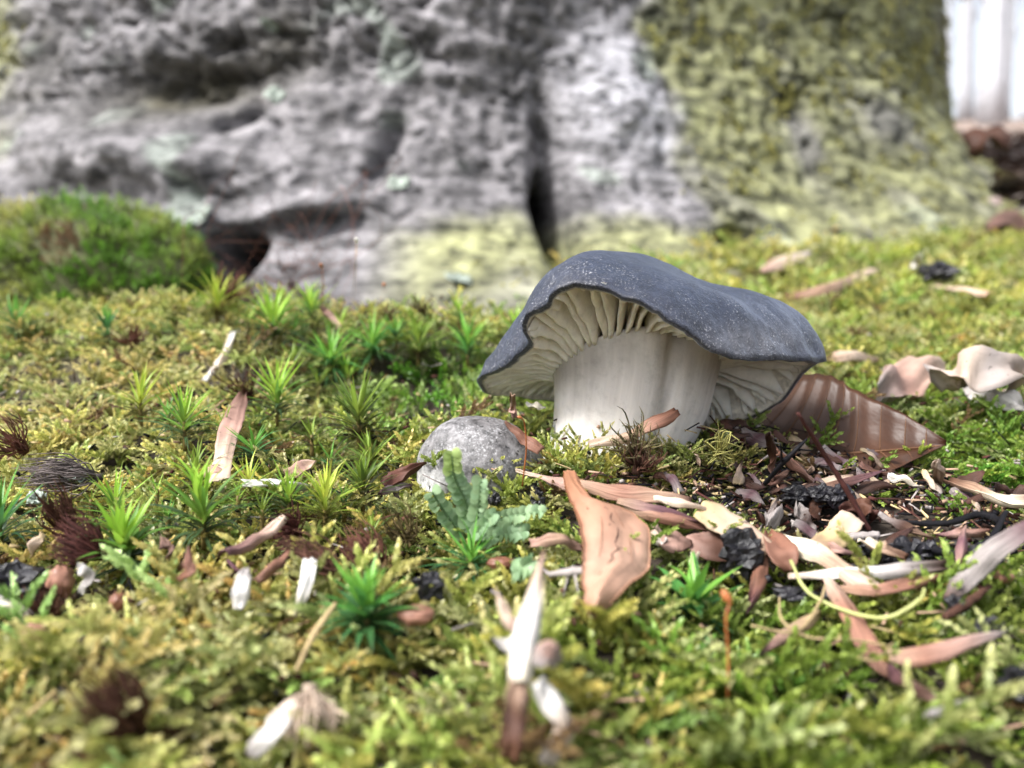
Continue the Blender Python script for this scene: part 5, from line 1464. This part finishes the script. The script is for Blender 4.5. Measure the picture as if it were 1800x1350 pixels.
def lump(c, r, seed, nu=18, nv=12, sq=(1, 1, 1), amp=0.5):
    a = np.linspace(0, 2 * math.pi, nu, endpoint=False); e = np.linspace(-math.pi / 2, math.pi / 2, nv)[1:-1]
    A, E = np.meshgrid(a, e, indexing='ij')
    D = np.stack([np.cos(E) * np.cos(A), np.cos(E) * np.sin(A), np.sin(E)], -1)
    k = 1 + amp * noise(D[..., 0] * 1.7 + seed, D[..., 1] * 1.7, D[..., 2] * 1.7) + 0.25 * noise(D[..., 0] * 4 + seed, D[..., 1] * 4, D[..., 2] * 4)
    V = (D * k[..., None] * r * np.asarray(sq)).reshape(-1, 3)
    n = nv - 2
    F = [(i * n + j, ((i + 1) % nu) * n + j, ((i + 1) % nu) * n + j + 1, i * n + j + 1) for i in range(nu) for j in range(n - 1)]
    b, t = len(V), len(V) + 1
    V = np.vstack([V, [[0, 0, -r * sq[2] * 0.9]], [[0, 0, r * sq[2] * 0.9]]])
    F += [(b, ((i + 1) % nu) * n, i * n) for i in range(nu)] + [(t, i * n + n - 1, ((i + 1) % nu) * n + n - 1) for i in range(nu)]
    return V + c, F

beads([(935, 840, .15), (945, 870, .15), (950, 900, .1)], .05, 'string of black charred crumbs hanging below the pinkish scale tip')
beads([(862, 876, .15), (872, 880, .15)], .05, 'small cluster of black crumbs behind the liverwort')
CH = [((1302, 975, .2), .26, (1, .8, 1.1), 'shiny black charcoal lump under the straw-coloured scale'), ((1442, 868, .2), .14, (1.2, 1, .8), 'black crumb at the foot of the black forked stick'),
      ((1478, 872, .25), .17, (1, 1, .9), 'black charcoal crumb under the purple stalk'), ((1400, 870, .15), .16, (1.3, 1, .7), 'dark soil crumb beside the dried moss heap'),
      ((1585, 975, .15), .19, (1.3, 1, .8), 'black charcoal lump under the forked charred twig'), ((1625, 968, .15), .15, (1, 1, .8), 'small charcoal crumb next to the forked charred twig'),
      ((1530, 965, .1), .13, (1, 1, .8), 'charcoal crumb between the split scale and the moss'), ((1735, 975, .2), .16, (1, 1, .9), 'charcoal crumb behind the slanted grey scale'),
      ((1400, 1045, .2), .13, (1.6, 1, .7), 'black oblong crumb in the fine root tangle'), ((1460, 1045, .2), .1, (1, 1, 1), 'dark crumb below the big cream scale'),
      ((1740, 1105, .15), .12, (1.4, 1, .8), 'bluish black crumb above the fat orange scale tip'), ((758, 1030, .2), .15, (1, .8, 1), 'bluish dark crumb between haircap and dusky star'),
      ((1795, 1205, .2), .16, (1, 1, 1), 'black lump in the green moss below the fat orange scale'), ((15, 1030, .2), .3, (1.4, 1, .8), 'dark wet soil hollow lump beside the blue green haircap'),
      ((1650, 478, .4), .42, (1.5, 1, .7), 'dark clod on the sunny moss behind the cap'), ((1680, 1065, .2), .1, (1, 1, 1), 'black crumb by the dark root piece')]
for k, (e, r, sq, lab) in enumerate(CH):
    c = pt(e)
    V, F = lump(c, r, 11 * k, 22, 15, sq, 0.6)
    tag(obj('charcoal_piece', V, F, M['char'], None, c, colr=np.tile(HX['black'] * (1.0 + 0.5 * (k % 3)), (len(V), 1)), smooth=False), lab, 'charcoal')

SEEDS = [((732, 1082, .3), .12, (1.5, .9, .8), 'orange', 'orange brown oval seed beside the glossy haircap'), ((106, 1022, .35), .15, (.95, .9, 1.15), 'orange', 'round orange brown seed beside the bluish white chip'),
         ((60, 1116, .25), .11, (1.2, .9, .9), 'orange', 'small orange seed in the yellow moss'), ((880, 990, .2), .1, (1.6, .9, .7), 'rust', 'rusty seed between the dusky haircap star and the tall white scale'),
         ((1350, 1018, .25), .05, (1, 1, 1), 'black', 'tiny black bead on the torn rusty scale'), ((208, 1058, .15), .09, (1, 1, 1), 'rust', 'tiny rusty seed in the yellow moss'),
         ((1765, 1012, .15), .09, (1, 1, 1), 'orange', 'tiny orange seed under the slanted grey scale'), ((376, 832, .2), .12, (1.2, 1, .8), 'pink', 'pink seed behind the largest haircap plant')]
for k, (e, r, sq, cl, lab) in enumerate(SEEDS):
    c = pt(e)
    V, F = lump(c, r, 5 * k + 2, 22, 15, sq, 0.18)
    tag(obj('seed', V, F, M['seed'], None, c, colr=np.tile(HX[cl], (len(V), 1))), lab, 'seed')

def tuft(p0, p1, rpx, n, cl, label, flare=0.5, fr=0.0095, curl=0.3, name='dead_moss_tuft'):
    """Bundle of withered hair-like leaves from p0 (root) towards p1 (tips)."""
    a, b = pt(p0), pt(p1)
    r = np.random.default_rng(int(p0[0] * 3 + p0[1]))
    k = depth(a) / FPX
    L = np.linalg.norm(b - a); ax = unit(b - a)
    parts = []
    for _ in range(n):
        o = r.normal(0, 1, 3); o -= ax * (o @ ax); o = o / max(np.linalg.norm(o), .1) * math.sqrt(r.random())
        R = rpx * k
        l = L * (0.6 + 0.5 * r.random())
        s = a + o * R * 0.35 + ax * L * 0.25 * r.random()
        e = a + ax * l + o * R * (0.7 + flare * r.random()) + r.normal(0, 0.08 * L, 3)
        m_ = (s + e) / 2 + o * R * curl + r.normal(0, 0.09 * L, 3)
        parts.append((*tube([s, m_, e], [fr, fr * 1.1, fr * 0.25], 4, 7), (HX[cl] if isinstance(cl, str) else cl) * (0.45 + 0.9 * r.random())))
    parts.append((*tube([a - ax * 0.05, a + ax * L * 0.4], [R * 0.3, R * 0.15], 6, 6), (HX[cl] if isinstance(cl, str) else cl) * 0.5))
    V, F, C = merge(parts)
    base = V[V[:, 2].argmin()].copy()
    tag(obj(name, V, F, M['fibre'], None, base, colr=C), label, 'moss tuft')
TU = [((175, 838, .4), (45, 830, .45), 24, 130, L_(.14, .115, .11), 'grey brown fibre bundle lying flat on the straw-coloured moss', .3),
      ((40, 790, .2), (0, 760, .6), 34, 70, 'redb', 'round rust-brown dead tuft on the straw moss beside a grey fibre bundle', 1.0),
      ((130, 945, .1), (92, 862, .9), 26, 90, 'choc', 'upright dark brown withered tuft among the haircap plants', .3),
      ((185, 975, .3), (105, 935, .6), 36, 110, 'maroon', 'maroon withered tuft under the vivid green haircap plant', .6),
      ((90, 1090, .1), (68, 1045, .5), 34, 80, 'choc', 'small round brown tuft beside the round orange seed', 1.0),
      ((245, 1280, .1), (165, 1210, .6), 44, 120, 'choc', 'large red-brown withered tuft in the front yellow moss', .6),
      ((672, 1000, .1), (612, 940, .5), 34, 100, 'redb', 'round ribbed red-brown tuft behind the glossy haircap', .4),
      ((600, 1010, .2), (500, 955, .5), 18, 60, 'choc', 'dark fibre strand stretched over the white scale', .2),
      ((520, 940, .2), (480, 920, .4), 34, 70, 'maroon', 'messy dark root tuft under the bright haircap shoots', 1.2),
      ((545, 1215, .5), (545, 1310, .2), 50, 90, 'pale', 'faded pinkish fibre tuft over the pale grey scale', .7),
      ((1122, 800, .25), (1105, 765, .75), 34, 90, L_(.22, .19, .1), 'dried olive moss tuft against the stem foot', 1.2),
      ((1120, 825, .2), (1130, 780, .6), 36, 60, 'choc', 'small brown root wad under the dried moss tuft', 1.0),
      ((512, 505, .2), (512, 470, .9), 18, 50, 'redb', 'red-brown dead tuft standing on the mound crest', .5),
      ((235, 605, .1), (225, 575, .6), 28, 60, 'redb', 'red-brown dead tuft on the pale straw moss behind the dark upright shoot', .8),
      ((682, 560, .1), (682, 540, .5), 18, 40, 'redb', 'small rusty dead tuft on the mound rim', .9),
      ((742, 550, .1), (742, 530, .6), 10, 30, 'maroon', 'tiny maroon tuft near the pale lichen', .5),
      ((400, 520, .2), (420, 495, .7), 34, 60, 'redb', 'brown tipped dead tuft at the edge of the dark hollow', .8),
      ((440, 700, .2), (425, 675, .6), 24, 50, 'maroon', 'dark maroon tuft at the head of the flat brown strip', .8),
      ((720, 950, .1), (700, 915, .5), 30, 60, L_(.12, .09, .04), 'brown olive withered tuft beside the liverwort', .8),
      ((1260, 800, .2), (1282, 775, .9), 16, 26, L_(.38, .36, .12), 'pale sprig of moss standing before the dark cap underside', 1.0)]
for p0, p1, rp, n, cl, lab, fl in TU:
    tuft(p0, p1, rp, n, cl, lab, fl)

def stalk(path, rr, cap_px, label, cl=L_(.32, .10, .03), capc=L_(.36, .12, .04)):
    pts = [pt(e) for e in path]
    base = pts[0]
    t = empty('moss_stalk', base)
    tag(t, label, 'moss stalk')
    V, F = tube(pts, [rr, rr * .9, rr * .8], 6, 16, .2, path[0][0])
    obj('stem', V, F, M['seta'], t, base, colr=np.tile(cl, (len(V), 1)))
    k = depth(pts[-1]) / FPX * cap_px
    ax = unit(pts[-1] - pts[-2] + np.array([-0.15, 0, 0.0]))
    V, F = tube([pts[-1] - ax * k * .2, pts[-1] + ax * k * .3, pts[-1] + ax * k * .8, pts[-1] + ax * k * 1.1], [k * .12, k * .36, k * .34, k * .1], 10, 12)
    obj('capsule', V, F, M['seed'], t, base, colr=np.tile(capc, (len(V), 1)))
D0 = 8.9
stalk([(1279, 1225, .1), (1280, 1150, .45), (1276, 1090, .75), (1283, 1058, .9)], .012, 22, 'thin red moss stalk with rust capsule beside the broad-leaved haircap')
stalk([(918, 855, .2), (925, 790, .8), (922, 745, 1.2), (917, 735, 1.3)], .011, 8, 'orange thread-like moss stalk before the small grey button')
stalk([(566, 535, .1), (568, 500, .7), (566, 470, 1.2)], .014, 9, 'orange tipped moss stalk on the mound crest beside the tuft')
stalk([(620, 530, .1), (624, 480, 1.0), (627, 425, 1.9)], .012, 9, 'tall pale moss stalk with a whitish tip on the mound crest', L_(.3, .2, .1), L_(.7, .66, .6))
stalk([(676, 535, .1), (676, 515, .4), (675, 500, .7)], .014, 9, 'short orange moss stalk near the mound rim')

# leafy liverwort
def liverwort():
    base = pg(830, 950, -0.1)
    t = empty('liverwort', base)
    tag(t, 'translucent grey green liverwort fronds with rounded leaves below the button mushroom', 'liverwort')
    q = np.random.default_rng(9)
    n = 9
    a = np.linspace(0, 2 * math.pi, n, endpoint=False)
    ring = np.stack([0.5 + 0.5 * np.cos(a), 0.55 * np.sin(a), 0.12 * np.cos(a * 2) + 0.1 * np.sin(a)], -1)
    V0 = np.vstack([ring, [[0.5, 0, 0.14]]]); F0 = [(i, (i + 1) % n, n) for i in range(n)]
    lm = [mesh_data('leaf', V0, F0, M['liverwort'], np.tile(c, (n + 1, 1))) for c in (L_(.28, .42, .24), L_(.34, .48, .27), L_(.45, .58, .22))]
    fr = [[(830, 945, .1), (822, 890, .6), (800, 840, 1.1), (795, 800, 1.5)], [(832, 945, .1), (842, 890, .7), (845, 845, 1.2)], [(820, 945, .1), (785, 905, .5), (760, 865, .9)],
          [(835, 945, .1), (880, 915, .4), (915, 905, .5), (955, 900, .5)], [(840, 950, .1), (890, 940, .3), (925, 935, .3)], [(825, 950, .1), (850, 925, .5), (868, 905, .7)],
          [(900, 1010, .15), (918, 1000, .3), (935, 990, .35)]]
    for k, p in enumerate(fr):
        pts = crom([pt(e) for e in p], 22)
        V, F = tube(pts, [.02, .018, .012], 5, 16)
        st = obj('stem', V, F, M['liverwort'], t, base, colr=np.tile([.2, .31, .16], (len(V), 1)))
        T = unit(np.gradient(pts, axis=0))
        for i in range(2, 22, 2 if k != 0 else 1):
            for sgn in (-1, 1):
                o = link('leaf', lm[2 if (k == 0 and i > 15) else q.integers(0, 2)], st)
                o.location = (pts[i] - base) * S
                side = unit(np.cross(T[i], [0, -0.8, 0.6])) * sgn
                d = unit(side + T[i] * 0.55)
                yaw = math.atan2(d[1], d[0]); pit = -math.asin(np.clip(d[2], -1, 1))
                o.rotation_euler = (math.radians(62) * 1.0 + q.normal(0, .3), pit, yaw)
                s_ = 0.15 * (0.8 + 0.4 * q.random()) * (1 - 0.012 * i)
                o.scale = (s_, s_, s_)
liverwort()

# lichen rosettes on the bark and at the foot of the tree
def lichen(c, nrm, r, label, seed):
    q = np.random.default_rng(seed)
    nrm = unit(nrm); u = unit(np.cross(nrm, [0.2, 0.1, 1])); v = np.cross(nrm, u)
    t = empty('lichen', c)
    tag(t, label, 'lichen')
    for k in range(9):
        a = k * 0.7 + q.normal(0, .2); d = u * math.cos(a) + v * math.sin(a)
        p0 = c + nrm * 0.05; p1 = c + d * r * (0.7 + .5 * q.random()) + nrm * (0.12 + 0.15 * q.random())
        V, F, st, _, _ = ribbon([p0, (p0 + p1) / 2 + nrm * 0.06, p1], [r * .12, r * .35, r * .42], [r * .12, r * .35, r * .42], nrm, 0.3, 7, 5, 0.04, 0.06, 0.2, seed=float(k))
        obj('lobe', V, F, M['seed'], t, c, colr=np.tile(L_(.26, .30, .26) * (0.85 + .3 * q.random()), (len(V), 1)))
def on_trunk(px, py):
    s0, z0 = trunk_sz(px, py)
    i = np.abs(TS[:, 0] - s0).argmin(); j = np.abs(TZ[0] - z0).argmin()
    nn = TN[i, j]
    c2 = TV[i, j][:2] - np.array([TX, TY])
    return TV[i, j], (nn if nn[0] * c2[0] + nn[1] * c2[1] > 0 else -nn)
for k, (px, py, r, lab) in enumerate([(365, 392, .65, 'mint green lichen rosette on the bark beside the dark hollow'), (478, 170, .45, 'pale lichen spot under the old dark scar on the bark'),
                                      (706, 335, .5, 'pale green lichen spot in a bark fold above the root rib'), (470, 40, .4, 'lichen spot at the upper bark beside the dark scar')]):
    c, nn = on_trunk(px, py)
    lichen(c, nn, r, lab, k)
c, nn_ = on_trunk(800, 500); lichen(c, nn_, .55, 'whitish green lichen cushion on the moss at the foot of the tree', 9)
c = pg(140, 852, .35); lichen(c, [0, -.5, .8], .12, 'tiny pale blue lichen beside the grey fibre bundle', 10)
c = pg(72, 890, .3); lichen(c, [0, -.5, .8], .12, 'tiny bluish lichen under the upright dark brown tuft', 11)

# soil crumbs, straw and scale dust in the littered patch
def debris():
    r = np.random.default_rng(77)
    n = 2600
    x = 4.2 + r.normal(0, 2.2, n); y = 12.2 + r.normal(0, 1.6, n)
    k = (litter_zone(x, y) > 0.25) & (((x - STX + .1) / 1.25) ** 2 + ((y - 13.93) / 1.2) ** 2 > 1)
    x2 = (r.random(2400) * 2 - 1) * 11; y2 = 7 + 16 * r.random(2400)
    x, y = np.concatenate([x[k], x2]), np.concatenate([y[k], y2])
    n = len(x)
    lz = litter_zone(x, y)
    z = ground(x, y) + np.where(lz > 0.25, -0.10 + 0.2 * r.random(n), 0.0 + 0.16 * r.random(n))
    ln = np.where(r.random(n) < 0.5, 0.06 + 0.08 * r.random(n), 0.12 + 0.35 * r.random(n)); wd = np.where(ln < .14, ln * 0.5, 0.016 + 0.02 * r.random(n))
    th = np.where(ln < .14, ln * .3, wd * .6)
    B = np.array([[-1, -.8, -1], [1, -.5, -1], [1, .5, -1], [-1, .8, -1], [-.8, -.5, 1], [.9, -.3, 1], [.8, .4, 1], [-1, .5, 1]]) * .5
    F0 = np.array([[0, 3, 2], [0, 2, 1], [4, 5, 6], [4, 6, 7], [0, 1, 5], [0, 5, 4], [1, 2, 6], [1, 6, 5], [2, 3, 7], [2, 7, 6], [3, 0, 4], [3, 4, 7]])
    P0 = B[None] * np.stack([ln, wd, th], -1)[:, None] + r.normal(0, .004, (n, 8, 3))
    ya, ti = r.random(n) * 6.28, r.normal(0, .35, n)
    cy, sy, ct, st = np.cos(ya), np.sin(ya), np.cos(ti), np.sin(ti)
    R = np.zeros((n, 3, 3)); R[:, 0, 0] = cy * ct; R[:, 0, 1] = -sy; R[:, 0, 2] = cy * st; R[:, 1, 0] = sy * ct; R[:, 1, 1] = cy; R[:, 1, 2] = sy * st; R[:, 2, 0] = -st; R[:, 2, 2] = ct
    V = np.einsum('nij,nvj->nvi', R, P0) + np.stack([x, y, z], -1)[:, None]
    pal = np.array([HX[c] for c in ('dark', 'choc', 'dark', 'tan', 'straw', 'grey', 'black', 'black', 'maroon', 'black')])
    C = np.repeat(pal[r.integers(0, 10, n)] * (.6 + .6 * r.random((n, 1))), 8, 0)
    F = (F0[None] + 8 * np.arange(n)[:, None, None]).reshape(-1, 3)
    tag(obj('debris', V.reshape(-1, 3), F, M['fibre'], colr=C, smooth=False), 'soil crumbs, straw and scale dust strewn over moss and soil', 'debris', kind='stuff')
debris()
